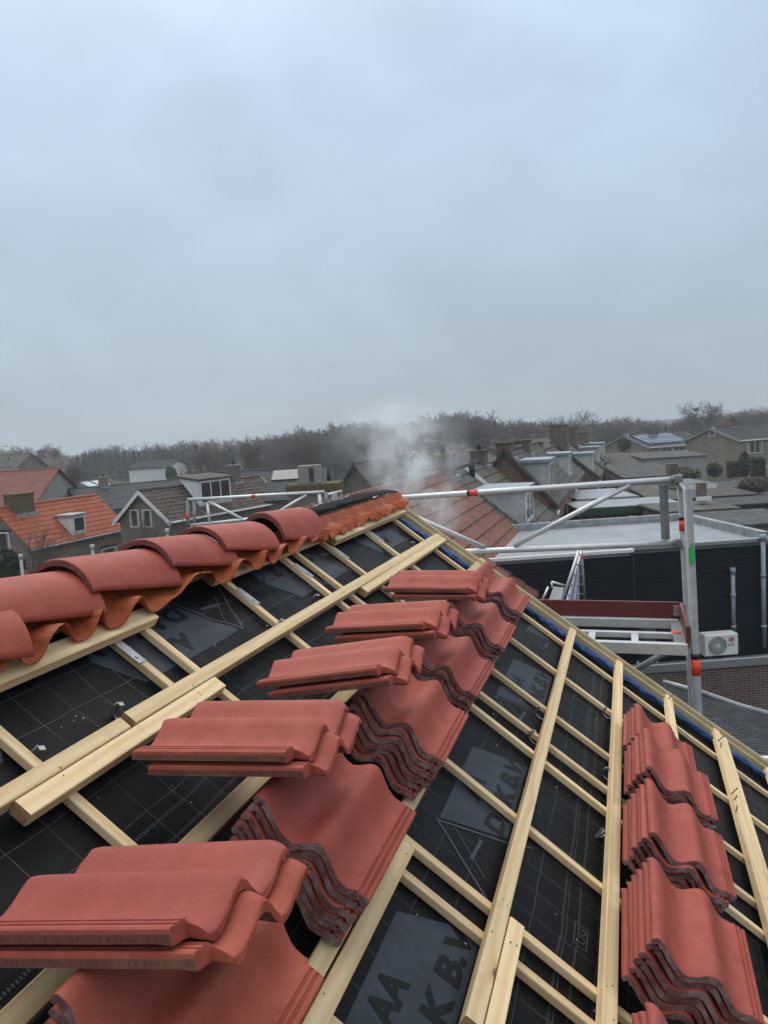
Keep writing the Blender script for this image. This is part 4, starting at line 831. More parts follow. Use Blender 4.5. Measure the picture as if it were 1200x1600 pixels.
# --- orange pantile house, left
A, B, run, zr = fit((49, 856), (199, 824), 3.3, (137, 775), 44)
h1 = House('brick_house', 'brown brick house with bright orange pantile roof and one small white dormer', 'house', A, B, 3.3, run, zr, 'rf_orange', 'brick_br', over=.12, gauge=.34)
h1.gutter('lead'); x, y = h1.on_roof(122, 832); h1.dormer(x, 1.25, y - .1, 1.15, bars=1, roofm='lead', side='white')
x, y = h1.on_roof(34, 796); h1.chimney(x, h1.run - .1, 1.5, .8, .75, 'moss', 'moss', 0)
x, y, z = h1.loc(170, 859, 'S'); h1.window('S', x, z - .35, 1.5, 1.0)
print('h1', A, B, run, zr, h1.L)
for face in ('W', 'E'):
    q = h1.loc(6, 852, face); print(face, q)
q = h1.loc(6, 852, 'W'); h1.window('W', q[1], q[2], .95, 1.5)
# --- red-brown roof with grey rendered gable behind it
A, B, run, zr = fit((-40, 793), (60, 788), 4.2, (88, 748), 38)
h2 = House('terrace_house', 'house with dull red-brown roof and bare grey gable, behind the orange roof', 'house', at_d(-120, 800, 62), at_d(52, 795, 62), 4.6, 5.2, 7.2, 'rf_redbr', 'concrete')
h2.slab('dormer_box', h2.L - .9, h2.L + .1, h2.run + .9, h2.run + 2.4, 'white', .9, .9) if False else None
# --- mossy house with white bargeboards
GA, GB = at_d(183, 808, 46), at_d(268, 818, 44); zE = (GA.z + GB.z) / 2; gx = Vector((GB.x - GA.x, GB.y - GA.y, 0)); wd = gx.length; gx.normalize(); gy = Vector((-gx.y, gx.x, 0))
ap = on_plane(214, 767, GA, gy); print('h3', GA, GB, ap)
E1 = Vector((GB.x, GB.y, 0)); h3 = House('brick_house', 'brown brick house with mossy roof, white bargeboards and a white dormer', 'house', E1, E1 + gy * 11.0, zE, wd / 2, ap.z, 'rf_moss', 'brick_gr', over=.25, gauge=.30)
h3.bargeboards('white', (0, 1), .22); h3.gutter('white')
for px in (210.5, 230.5): q = h3.loc(px, 810, 'W' if not h3.flip else 'E'); h3.window('W' if not h3.flip else 'E', q[1], q[2], .72, 1.05, lintel=False)
x, y = h3.on_roof(306, 800); h3.dormer(4.6, 3.0, .55, 1.55, 'white', 'rf_moss', 3, pent=.16)
h3.chimney(8.5, None, .7, .6, .9, 'brick_dk', 'concrete', 1)
def plain(name, label, px0, px1, d0, d1, ztop_px, depth, roof, wall, pitch=40, cat='house', eave_px=None, **k):
    """house whose near eaves run between two sight lines at distances d0, d1"""
    A, B = at_d(px0[0], px0[1], d0), at_d(px1[0], px1[1], d1); ze = (A.z + B.z) / 2; run = depth / 2; rt = k.pop('rt', None)
    return House(name, label, cat, A, B, ze, run, at_d(*rt, (d0 + d1) / 2 + run).z if rt else ze + run * math.tan(R(pitch)), roof, wall, **k)
h4 = plain('long_house', 'long low house with dark grey roof right behind the mossy house', (140, 792), (345, 782), 66, 74, 0, 9, 'rf_dark', 'brick_gr', 30, rt=(200, 755)); h4.chimney(3.0, None, .7, .6, .8, 'brick_gr', 'concrete', 1)
h5 = plain('long_house', 'long dark-roofed house with flat solar panels left of the smoke', (325, 785), (502, 778), 52, 52, 0, 9, 'rf_dark', 'brick_gr', 36, rt=(420, 734))
a, b = h5.on_roof(424, 753), h5.on_roof(466, 736); h5.slab('solar_panel', a[0], b[0] + 1.3, a[1], min(b[1], h5.run - .3), 'darkdoor', .14)
mc = at_d(493, 755, 26); mb = MB(); mb.box((-.85, -.5, -mc.z), (.85, .5, 0)); ch = thing('chimney_stack', 'broad moss-topped chimney with a pale vent box on it', 'chimney', T(mc.x, mc.y, 0) @ RZ(R(12)))
MCM = T(mc.x, mc.y, mc.z) @ RZ(R(12)); obj('brickwork', mb, MT['brick_gr'], ch, MCM, uv=True)
mb = MB(); mb.cbox((-.9, -.55, -.36), (.9, .55, .02), .04); obj('mossy_top', mb, MT['moss'], ch, MCM)
mb = MB(); mb.cbox((-.52, -.3, .02), (.18, .3, .62), .01); vb = obj('vent_box', mb, MT['concrete'], ch, MCM)
mb = MB(); 
for k in range(7): mb.box((-.14, -.325, .10 + k * .065), (.02, -.30, .14 + k * .065))
obj('vent_slats', mb, MT['darkdoor'], vb, MCM)
# far left roofs
h6 = plain('gabled_house', 'grey gabled house with dark slate roof and small white window, far left', (44, 751), (66, 747), 88, 96, 0, 7, 'rf_dark', 'concrete', 45, rt=(30, 729)); h6.bargeboards('white'); 
f6 = 'W' if h6.loc(37, 743, 'W')[1] > 0 else 'E'; h6.window(f6, h6.run, h6.ze + .8, 1.1, 1.2, lintel=False); h6.chimney(h6.L - .5, None, .7, .7, .9, 'concrete')
h7 = plain('large_house', 'big brown-roofed building with twin chimneys on the left skyline', (30, 738), (136, 745), 125, 140, 0, 12, 'rf_brown', 'brick_dk', 48, rt=(90, 713)); h7.chimney(h7.L - .6, None, .9, .9, 1.0); h7.chimney(h7.L - 4, None, .9, .9, 1.2)
h8 = plain('brown_house', 'brown house at the left picture edge on the skyline', (-60, 735), (22, 737), 120, 120, 0, 12, 'rf_brown', 'brick_dk', 42, rt=(5, 711))
h9 = plain('factory_hall', 'white and tan industrial hall with dark roof before the conifers', (200, 733), (262, 729), 118, 118, 0, 12, 'rf_dark', 'white', 22, cat='hall', rt=(230, 721)); mb = MB(); mb.box((-.02, .05, 0), (h9.L + .02, .11, h9.ze - 2.2)); obj('plinth', mb, MT['brick_yl'], h9.t, h9.M)
h10 = plain('low_house', 'low roof with pale skylights in front of the white hall', (130, 768), (205, 764), 92, 98, 0, 9, 'rf_brown', 'brick_gr', 26, rt=(170, 747))
for xx in (.3, .55): h10.slab('skylight', h10.L * xx, h10.L * xx + 1.4, 1.0, 3.6, 'zinc', .12)
# houses seen through the smoke
def gable(name, label, pl, pr, pa, d, length, roof, wall, dd=0.0, cat='house', **k):
    """house whose gable faces us: its eaves corners are seen at pl, pr and its apex at pa"""
    A, B = at_d(*pl, d), at_d(*pr, d + dd); z_ = (A.z + B.z) / 2; gx = Vector((B.x - A.x, B.y - A.y, 0)); w_ = gx.length; gx.normalize(); gy = Vector((-gx.y, gx.x, 0)); P = on_plane(*pa, A, gy); E = Vector((B.x, B.y, 0))
    return House(name, label, cat, E, E + gy * length, z_, w_ / 2, P.z, roof, wall, **k)
h11 = gable('gabled_house', 'grey-brown gabled house dimmed by the smoke', (522, 775), (592, 772), (552, 724), 38, 9, 'rf_grey', 'brick_gr', -.5)
h12 = gable('gabled_house', 'house with pale white roof edges right inside the smoke', (622, 740), (680, 737), (650, 703), 66, 9, 'rf_grey', 'brick_yl', -1); h12.bargeboards('white')
h12b = gable('gabled_house', 'small far house with white roof edges, faint in the smoke', (588, 732), (618, 731), (604, 717), 90, 9, 'rf_grey', 'brick_gr', -1); h12b.bargeboards('white')
h13 = gable('gabled_house', 'small tan gabled house with orange roof side, right of the smoke', (672, 722), (704, 718), (686, 704), 84, 9, 'rf_brick', 'brick_yl', 1); h13.chimney(1, None)
for i, (p0, p1, dd, rf, lb) in enumerate((((690, 722), (716, 716), 105, 'rf_orange', 'orange roof low among the far roofs beyond the smoke'), ((712, 716), (746, 711), 120, 'rf_brick', 'larger faded orange roof below the round-topped wood'), ((722, 733), (762, 722), 84, 'rf_dark', 'dark gable roof behind the first terrace chimney'), ((748, 726), (790, 716), 92, 'rf_grey', 'grey gable roof next to the dark one behind the terrace'), ((790, 716), (836, 706), 110, 'rf_brown', 'dull brown roof left of the tall terrace chimney'))):
    hh = plain('far_house', lb, p0, p1, dd, dd + 4, 0, 8, rf, 'brick_br', 40, rt=((705, 706), (730, 697), (742, 704), (768, 703), (812, 696))[i]); hh.chimney(hh.L * .3, None, .7, .6, .8)

for p0, p1, dd, rt_, rf, wl, lb in (((800, 712), (846, 704), 96, (824, 693), 'rf_dark', 'brick_br', 'dark slate roof between the mossy terrace chimneys and the wood'), ((690, 738), (726, 730), 62, (708, 716), 'rf_brown', 'brick_rd', 'brown roof of a low house just right of the smoke'), ((738, 718), (772, 711), 100, (756, 700), 'rf_brick', 'brick_yl', 'small reddish roof in the row of far gables'), ((848, 700), (900, 692), 120, (870, 684), 'rf_grey', 'brick_br', 'pale grey roof far behind the tall terrace parapet'), ((930, 712), (975, 706), 100, (955, 697), 'rf_brown', 'brick_gr', 'low brown roof between the terrace end and the solar-panel house')):
    hh = plain('far_house', lb, p0, p1, dd, dd + 4, 0, 8, rf, wl, 40, rt=rt_); hh.chimney(hh.L * .25, None, .7, .6, .7); hh.chimney(hh.L * .8, None, .7, .6, .6)
# --- the stepped terrace on the right (ridges run away from us)
def terrace(name, label, y0, y1, xe, ze, xr, zr, roof, wall, **k):
    return House(name, label, 'house', Vector((xe, y0, 0)), Vector((xe, y1, 0)), ze, (xr - xe) * 1.0 if False else abs(xe - xr), zr, roof, wall, over=.10, **k)
def terr(name, label, y0, y1, xe, ze, xr, zr, roof, wall, gauge=.33):
    H = House(name, label, 'house', Vector((xe, y0, 0)), Vector((xe, y1, 0)), ze, abs(xe - xr), zr, roof, wall, over=.08, gauge=gauge); return H
t0 = terr('terrace_house', 'nearest terrace house, weathered red-brown tiles rising beyond the scaffold rail', 11.5, 22.6, -2.12, 4.60, -5.35, 7.25, 'rf_brick', 'brick_rd', .36)
t1 = terr('terrace_house', 'grey-tiled terrace house joined to the red-brown roof, with a zinc-topped white dormer', 22.75, 29.8, -2.12, 4.60, -5.35, 7.25, 'rf_grey', 'brick_rd', .36)
def rdorm(H, pl, pr, w, h, side='wwhite'):
    q = on_plane(*pl, Vector((0, 0, 0)), Vector((1, 0, 0))) if False else H.on_roof(*pl); d = H.dormer(q[0] + pr, w, q[1], h, side, 'zinc', 2); return d
rdorm(t1, (826, 820), 0.0, 2.0, 1.15)
t1.chimney(t1.L - 1.0, None, .9, .5, .35, 'brick_dk', 'moss', 1); t1.chimney(.2, None, .9, .5, .45, 'brick_dk', 'moss', 1)
q = t1.on_roof(738, 745); mb = MB(); mb.tube([(q[0], q[1], t1.rz(q[1])), (q[0], q[1], t1.rz(q[1]) + .55)], .10, 8); obj('flue', mb, MT['darkdoor'], t1.roof, t1.M)
q = t1.on_roof(752, 752); t1.slab('flashing', q[0] - .4, q[0] + .3, q[1] - .2, q[1] + .5, 'lead', .07)
rows = [('second terrace step, grey tiles above a dark brick gable and a zinc dormer', 30.0, 41.5, (797, 716), (868, 791)), ('third terrace step with pale metal gable edge and zinc dormer', 42.0, 52.0, (846, 713), (898, 757)), ('fourth terrace step, tall brick gable parapet with mossy chimneys', 53.0, 62.0, (879, 704), (935, 747)), ('fifth terrace step, narrow grey roof with mossy chimney row', 63, 72.0, (896, 698), (940, 732)), ('farthest terrace step with white dormers, low against the trees', 73, 84.0, (914, 695), (948, 722))]
for i, (lb, y0, y1, up_, lo_) in enumerate(rows):
    P, Q = at_y(*up_, y0), at_y(*lo_, y0); dz, dx_ = P.z - Q.z, Q.x - P.x; ex = .25
    xr_, zr_ = P.x - ex, P.z + ex * dz / dx_
    H = terr('terrace_house', lb, y0, y1, Q.x, Q.z, xr_, zr_, 'rf_grey' if i < 3 else 'rf_brown', 'brick_rd'); print('terr', i, Q, xr_, zr_)
    mb = MB()
    mb.add([(x_, y_, z_ + k) for x_ in (-.12, .10) for (y_, z_, k) in ((-.1, H.ze - .1, 0), (-.1, H.ze - .1, .16), (H.run, H.zr, .16), (H.run, H.zr, 0))], ((0, 1, 2, 3), (7, 6, 5, 4), (0, 4, 5, 1), (1, 5, 6, 2), (2, 6, 7, 3), (3, 7, 4, 0))); obj('gable_edge', mb, MT['zinc' if i in (1, 4) else 'rf_brown'], H.t, H.M, uv=True)
    ctop = ((785, 699), (838, 693), (876, 666), (905, 668), (918, 677))[i]; hc = max(.25, at_y(*ctop, y0 + .4).z - H.zr); H.chimney(.45, None, .8, .58 if i < 2 else 1.15, hc, 'brick_dk', 'moss', 0)
    if i in (0, 2, 3): H.chimney(H.L * .5, None, .8, .7, hc * .8, 'brick_dk', 'moss', 0)
    dp = {0: (866, 772), 1: (893, 750), 2: (926, 738), 3: (937, 724), 4: (944, 713)}[i]; qd = H.on_roof(*dp); H.dormer(max(1.4, min(H.L - 1.4, qd[0])), 2.2, max(.35, min(H.run - 1.2, qd[1])), 1.25, 'wwhite', 'zinc', 2)
    mb = MB(); mb.tube([(-.02, -.12, H.ze - .15), (-.02, -.02, H.ze - .5), (-.02, -.02, .2)], .05, 8); obj('downpipe', mb, MT['white'], H.t, H.M)

# --- black-clad extension with flat roof
FL, FR = at_z(776, 868, 5.5), at_z(1203, 839, 5.5); FL.z = FR.z = 0; ex_ = (FR - FL).normalized(); ey_ = Vector((-ex_.y, ex_.x, 0)); LE = (FR - FL).length; EM = basis(ex_, ey_, Vector((0, 0, 1)), FL)
XN = (on_plane(984, 853, FL, ey_) - FL).dot(ex_); DE = 4.6
ext_ = thing('flat_roof_building', 'black-clad building with pale flat roof behind the scaffold', 'building', EM)
mb = MB(); mb.box((-.5, 0, 0), (LE, DE, 5.30)); obj('wall', mb, MT['clad'], ext_, EM, uv=True)
mb = MB(); mb.box((-.5, -.16, 0), (XN, -.002, 5.30)); obj('wall', mb, MT['clad'], ext_, EM, uv=True)
mb = MB(); mb.box((-.5, .1, 5.302), (LE - .15, DE - .12, 5.42)); mb.box((-.5, -.12, 5.302), (XN - .05, .098, 5.42)); obj('flat_roof', mb, MT['bitumen'], ext_, EM)
for lo, hi, mm in (((-.5, -.20, 5.38), (XN + .03, -.121, 5.47), 'white'), ((XN + .032, -.05, 5.40), (LE + .03, .095, 5.50), 'galv'), ((LE - .145, .1, 5.302), (LE + .03, DE, 5.62), 'lead'), ((-.5, DE - .115, 5.302), (LE - .15, DE + .02, 5.62), 'lead'), ((XN - .045, -.12, 5.38), (XN + .03, -.052, 5.47), 'white')):
    mb = MB(); mb.cbox(lo, hi, .012); obj('roof_edge', mb, MT[mm], ext_, EM)
mb = MB(); mb.box((XN + .002, -.012, 2.9), (XN + .10, -.002, 5.38)); obj('corner_trim', mb, MT['darkdoor'], ext_, EM)
def pipe(px, y0, y1, rad):
    p = on_plane(px, y0, FL - ey_ * (rad + .05), ey_); q = on_plane(px + 3, y1, FL - ey_ * (rad + .05), ey_); q.x, q.y = p.x, p.y; mb = MB(); mb.tube([p, q], rad, 10); mb.tube([p - Vector((0, 0, .02)), p + Vector((0, 0, .12))], rad * 1.35, 10)
    for f in (.33, .8): c = p.lerp(q, f); mb.tube([c - Vector((0, 0, .04)), c + Vector((0, 0, .04))], rad * 1.25, 10)
    obj('downpipe', mb, MT['zinc'], ext_, Matrix.Identity(4))
pipe(1192, 843, 1012, .055); pipe(1145, 895, 1000, .05)
mb = MB(); p = on_plane(884, 1033, FL, ey_)
# lower roof with brick wall
BL, BR = at_z(1037, 1040, 2.85), at_z(1215, 1039, 2.85); BL.z = BR.z = 0; bx = ex_; by = ey_; oy = (BL - FL).dot(ey_); ox = (BL - FL).dot(ex_)
garage = thing('brick_garage', 'flat-roofed dark brick annex with wet felt roof carrying the air conditioner', 'garage', EM)
mb = MB(); mb.box((ox - 2.6, oy, 0), (ox + 8.5, -.47, 2.72)); obj('wall', mb, MT['brick_dk'], garage, EM, uv=True)
mb = MB(); mb.box((ox - 2.6, oy + .12, 2.722), (ox + 8.5, -.475, 2.80)); obj('flat_roof', mb, MT['wetroof'], garage, EM)
mb = MB(); mb.cbox((ox - 2.6, oy - .05, 2.70), (ox + 8.5, oy + .11, 2.90), .012); obj('roof_edge', mb, MT['galv'], garage, EM)
p = at_z(894, 1025, 2.81)
for hh in (.0,):
    lp = (p - FL); xx, yy = lp.dot(ex_), min(lp.dot(ey_), -.75); mb = MB(); mb.tube([(xx + 1.45, -.65, 2.8), (xx + 1.45, -.65, 3.75)], .20, 14); obj('insulated_duct', mb, MT['cable'], garage, EM); mb = MB(); mb.tube([(xx + 1.45, -.65, 2.79), (xx + 1.45, -.65, 2.87)], .24, 14); obj('duct_collar', mb, MT['white'], garage, EM)
# air conditioner
def ac():
    C0 = on_plane(1101, 1010, FL - ey_ * .75, ey_); C1 = on_plane(1152, 1008, FL - ey_ * .75, ey_); lx0, lx1 = (C0 - FL).dot(ex_), (C1 - FL).dot(ex_); W_ = lx1 - lx0; Hh = W_ * .655; z0 = 2.93
    AM = EM @ T(lx0, -.78, z0); t = thing('air_conditioner', 'white outdoor air conditioner with round fan grille and red logo disc', 'air conditioner', AM @ T(W_ / 2, .17, -.13))
    mb = MB(); mb.cbox((0, 0, 0), (W_, .34, Hh), .02); obj('casing', mb, MT['white'], t, AM)
    mb = MB(); mb.box((W_ - .012, .03, .03), (W_ + .006, .30, Hh - .08)); obj('side_cover', mb, MT['concrete'], t, AM)
    c = Vector((W_ * .375, -.004, Hh * .5)); rr = Hh * .42
    mb = MB(); mb.tube([c + Vector((0, .002, 0)), c + Vector((0, -.008, 0))], rr, 40); f = obj('fan_recess', mb, MT['darkdoor'], t, AM)
    mb = MB()
    for q in (.25, .45, .62, .80, .99):
        pts = [c + Vector((math.cos(g) * rr * q, -.016, math.sin(g) * rr * q)) for g in [2 * math.pi * k / 36 for k in range(37)]]; mb.tube(pts, .0045, 5, caps=False)
    for k in range(28):
        g = 2 * math.pi * k / 28; pts = [c + Vector((math.cos(g + q * .9) * rr * q, -.014, math.sin(g + q * .9) * rr * q)) for q in (.2, .4, .6, .8, .99)]; mb.tube(pts, .0035, 4, caps=False)
    mb.tube([c + Vector((0, -.01, 0)), c + Vector((0, -.025, 0))], rr * .17, 16); obj('fan_grille', mb, MT['white'], f, AM)
    lc = Vector((W_ * .80, -.003, Hh * .74)); mb = MB(); mb.tube([lc, lc + Vector((0, -.006, 0))], Hh * .125, 24); lg = obj('logo_disc', mb, mat('logo_red', (.36, .012, .045), .4), t, AM)
    # ring and nose strokes of the emblem
    k_ = Hh * .125; mb = MB(); mb.tube([lc + Vector((math.cos(g) * k_ * .68, -.0085, math.sin(g) * k_ * .68)) for g in [R(60 + a * 300 / 20) for a in range(21)]], k_ * .075, 4); mb.tube([lc + Vector((0, -.0085, k_ * .35)), lc + Vector((0, -.0085, -k_ * .3)), lc + Vector((k_ * .25, -.0085, -k_ * .3))], k_ * .075, 4); mb.tube([lc + Vector((-k_ * .32, -.0085, k_ * .3)), lc + Vector((-k_ * .32, -.013, k_ * .3))], k_ * .12, 8); obj('emblem', mb, MT['white'], lg, AM)
    text_mesh('LG', Hh * .115, 'lettering', MT['darkdoor'], t, AM @ basis(Vector((1, 0, 0)), Vector((0, 0, 1)), Vector((0, -1, 0)), Vector((W_ * .695, -.004, Hh * .44))), Hh * .29, bold=.02)
    text_mesh('INVERTER', Hh * .03, 'lettering', MT['lead'], t, AM @ basis(Vector((1, 0, 0)), Vector((0, 0, 1)), Vector((0, -1, 0)), Vector((W_ * .70, -.004, Hh * .24))), Hh * .28) if False else None
    for xx in (W_ * .16, W_ * .82):
        mb = MB(); mb.cbox((xx - .03, -.04, -.03), (xx + .03, .36, .0), .004); mb.cbox((xx - .06, -.03, -.125), (xx + .06, .06, -.03), .02); obj('foot', mb, MT['cable'], t, AM)
    mb = MB(); mb.tube([(W_ + .0, .2, .12), (W_ + .10, .2, .14), (W_ + .12, .24, .3), (W_ + .10, .60, .35)], .02, 8); mb.cbox((W_ + .03, .1, .05), (W_ + .12, .2, .2), .01); obj('pipe_connection', mb, MT['cable'], t, AM)
ac()
# lean-to roof with lead flashing below the brick wall
A, B = at_z(1040, 1075, 1.9), at_z(1260, 1140, 1.9)
lt = thing('lean_to_roof', 'dark tiled lean-to roof with lead flashing, lower right', 'roof', T(2, 12, 0))
P1_, P2_ = at_d(1036, 1068, 15.6), at_d(1245, 1131, 14.6); F1, F2 = at_d(1085, 1235, 11.2), at_d(1330, 1235, 10.6)
mb = MB(); n_ = 30
for k in range(n_):
    a, b = P1_.lerp(F1, k / n_), P2_.lerp(F2, k / n_); c, d = P1_.lerp(F1, (k + 1) / n_), P2_.lerp(F2, (k + 1) / n_); mb.quad(a, b, d + Vector((0, 0, .012)), c + Vector((0, 0, .012))); mb.quad(c + Vector((0, 0, .012)), d + Vector((0, 0, .012)), d, c)
obj('roof', mb, MT['rf_dark'], lt, Matrix.Identity(4), uv=True, fix=False)
mb = MB(); mb.tube([P1_ + Vector((0, .02, .03)), P1_.lerp(P2_, .3) + Vector((0, .0, .06)), P1_.lerp(P2_, .6) + Vector((0, 0, .02)), P2_ + Vector((0, 0, .05))], .055, 8); obj('lead_flashing', mb, MT['lead'], lt, Matrix.Identity(4))
mb = MB(); mb.add([P1_ - Vector((0, 0, .1)), P2_ - Vector((0, 0, .1)), Vector((P2_.x, P2_.y, 0)), Vector((P1_.x, P1_.y, 0)), F1 - Vector((0, 0, .1)), F2 - Vector((0, 0, .1)), Vector((F2.x, F2.y, 0)), Vector((F1.x, F1.y, 0))], ((0, 1, 2, 3), (4, 5, 6, 7), (0, 3, 7, 4), (1, 5, 6, 2))); obj('wall', mb, MT['brick_dk'], lt, Matrix.Identity(4), uv=True, fix=False)

# --- gardens and sheds on the right
def shed(name, label, p0, p1, d, depth, zt, roofm, wallm, cat='shed', rise=.5, over=.15, fascia=None):
    A, B = at_d(*p0, d), at_d(*p1, d); ze = (A.z + B.z) / 2
    if zt: rise = max(.03, at_d(p1[0], zt, d + depth).z - ze)
    A.z = B.z = 0; x = (B - A).normalized(); y = Vector((-x.y, x.x, 0)); L = (B - A).length; M = basis(x, y, Vector((0, 0, 1)), A); t = thing(name, label, cat, M)
    mb = MB(); mb.add([(0, 0, 0), (L, 0, 0), (L, depth, 0), (0, depth, 0), (0, 0, ze - .03), (L, 0, ze - .03), (L, depth, ze + rise - .03), (0, depth, ze + rise - .03)], ((0, 1, 5, 4), (1, 2, 6, 5), (2, 3, 7, 6), (3, 0, 4, 7))); obj('wall', mb, MT[wallm], t, M, uv=True, fix=False)
    mb = MB(); mb.add([(x_, y_, z_ + k) for k in (0, .08) for (x_, y_, z_) in ((-over, -over, ze), (L + over, -over, ze), (L + over, depth, ze + rise), (-over, depth, ze + rise))], ((3, 2, 1, 0), (4, 5, 6, 7), (0, 1, 5, 4), (1, 2, 6, 5), (2, 3, 7, 6), (3, 0, 4, 7))); obj('roof', mb, MT[roofm], t, M, uv=True)
    if fascia: mb = MB(); mb.cbox((-over, -over - .03, ze - .28), (L + over, -over, ze + .05), .01); obj('fascia', mb, MT[fascia], t, M)
    return t, M, L, ze
def on_front(t, M, px, py): P = M.translation; y = M.col[1].to_3d(); q = on_plane(px, py, P, y) - P; return q.dot(M.col[0].to_3d()), q.z
t, M, L, ze = shed('brick_garage', 'brick outbuilding with green fascia, two dark doors and a round lamp', (908, 795), (1056, 789), 34, 2.4, None, 'bitumen', 'brick_dk', 'garage', .05, .2, 'greenpaint')
for (a, b) in (((959, 797), (979, 816)), ((995, 796), (1015, 815))):
    x0, z1 = on_front(t, M, *a); x1, z0 = on_front(t, M, *b); mb = MB(); mb.box((x0, -.03, max(0, z0 - .8)), (x1, .02, z1)); obj('door', mb, MT['darkdoor'], t, M)
x0, z0 = on_front(t, M, 986, 809); mb = MB(); mb.tube([(x0, 0, z0), (x0, -.08, z0)], .13, 14); obj('wall_lamp', mb, MT['white'], t, M)
x0, z0 = on_front(t, M, 942, 802); mb = MB(); mb.cbox((x0 - .08, -.06, z0 - .12), (x0 + .08, .0, z0 + .12), .01); obj('wall_box', mb, MT['white'], t, M)
shed('flat_shed', 'flat felt-roofed shed with a pale skylight behind the green fascia', (905, 782), (992, 777), 39, 4.0, None, 'bitumen', 'white', rise=.1)
shed('green_shed', 'small shed with dark green sides and white roof edge', (948, 778), (985, 775), 42, 3.0, None, 'white', 'greenpaint', rise=.05)
t, M, L, ze = shed('tiled_shed', 'grey tile-roofed shed with a stub chimney behind the scaffold post', (1022, 784), (1104, 778), 40, 4.0, 754, 'rf_grey', 'brick_gr')
mb = MB(); mb.box((L * .72 - .25, 2.4, ze + .5), (L * .72 + .25, 2.9, ze + 1.75)); obj('chimney', mb, MT['brick_dk'], t, M, uv=True)
shed('tiled_shed', 'brown-grey tiled lean-to right of the stub-chimney shed', (1104, 778), (1180, 773), 42, 3.0, 761, 'rf_brown', 'brick_gr')
t, M, L, ze = shed('tiled_shed', 'long low tiled shed with a squat white-flashed chimney', (1040, 802), (1150, 796), 31, 3.0, 784, 'rf_grey', 'brick_gr')
mb = MB(); mb.box((L * .77 - .16, 1.6, ze + .2), (L * .77 + .16, 1.95, ze + 1.0)); c = obj('chimney', mb, MT['brick_dk'], t, M, uv=True); mb = MB(); mb.box((L * .77 - .3, 1.45, ze + .25), (L * .77 + .3, 1.59, ze + .42)); obj('flashing', mb, MT['white'], c, M)
shed('corrugated_shed', 'shed with weathered corrugated roof right behind the flat roof', (1070, 826), (1260, 818), 27, 3.4, 793, 'corr', 'brick_gr')
shed('dark_shed', 'black timber shed at the right edge behind the corrugated roof', (1144, 790), (1240, 786), 37, 3, 782, 'rf_dark', 'darkdoor')
shed('garden_shed', 'low grey-roofed garden shed below the clipped hedges', (1118, 764), (1192, 760), 50, 4, 750, 'rf_dark', 'brick_gr')
shed('flat_shed', 'flat-roofed shed with white roof edge left of the hedges', (1064, 760), (1114, 756), 48, 4, 747, 'wetroof', 'brick_dk', fascia='white')
shed('corrugated_barn', 'near barn with steep ribbed grey roof, left of the far long barn', (976, 748), (1062, 743), 56, 5, 722, 'corr', 'brick_gr', 'barn')
shed('corrugated_barn', 'long ribbed grey barn with white end post below the solar-panel house', (1007, 718), (1105, 712), 72, 6, 702, 'corr', 'concrete', 'barn')
shed('tiled_barn', 'long dark stained roof left of the ribbed barns', (945, 730), (1006, 724), 72, 6, 706, 'rf_brown', 'brick_gr', 'barn')
shed('flat_shed', 'flat-roofed grey block under the end of the terrace', (948, 744), (978, 741), 64, 3, 738, 'wetroof', 'brick_gr')
# solar-panel house and tan brick house on the right skyline
h20 = House('brick_house', 'tan brick house with a solar array on its grey roof', 'house', at_d(1015, 698, 92), at_d(1105, 690, 96), at_d(1015, 698, 92).z, 4.2, at_d(998, 679, 95).z, 'rf_dark', 'brick_yl', over=.3); h20.bargeboards('white'); h20.gutter('white')
h20.slab('solar_panel', .5, 6.9, .6, 3.7, 'solar', .14); q = h20.L
for xx, ww in ((.30, 2.2), (.52, 2.6), (.80, 2.2)): h20.window('S', q * xx, h20.ze - .8, ww, 1.1, bars=2, lintel=False)
f20 = 'W'; h20.window(f20, 4.0, h20.ze + 1.0, .9, 1.2, lintel=False); h20.chimney(h20.L * .52, None, .9, .7, .8)
h21 = House('brick_house', 'tall tan brick house with white bargeboards at the right edge', 'house', at_d(1157, 687, 78), at_d(1290, 679, 82), at_d(1157, 687, 78).z, 4.0, at_d(1139, 667, 81).z, 'rf_dark', 'brick_yl', over=.3); h21.bargeboards('white'); h21.gutter('white')
h21.window('S', 2.0, h21.ze - .85, 1.9, 1.3, bars=2, lintel=False); h21.window('S', 6.3, h21.ze - .3, 1.9, .8, bars=2, lintel=False); h21.window('S', 2.6, 2.1, 2.6, 1.4, bars=3, lintel=False); h21.window('S', 6.0, 1.9, 1.0, 1.1, bars=2, lintel=False); h21.window('W', 3.9, h21.ze + .9, .8, .9, lintel=False); h21.chimney(2.8, None, .9, .7, .9)
h22 = plain('white_house', 'small white-walled house glimpsed between the two tan brick houses', (1104, 694), (1122, 693), 112, 113, 0, 7, 'rf_dark', 'wwhite', 44, rt=(1112, 683))
mb = MB(); mb.box((0, 0, 0), (12, .2, 1.9)); fm = at_d(1085, 735, 62); fm.z = 0; o = obj('garden_wall', mb, MT['brick_yl'], None, T(*fm) @ RZ(R(14)), uv=True); tag(o, 'tan brick garden wall between the barns and the hedges', 'wall')

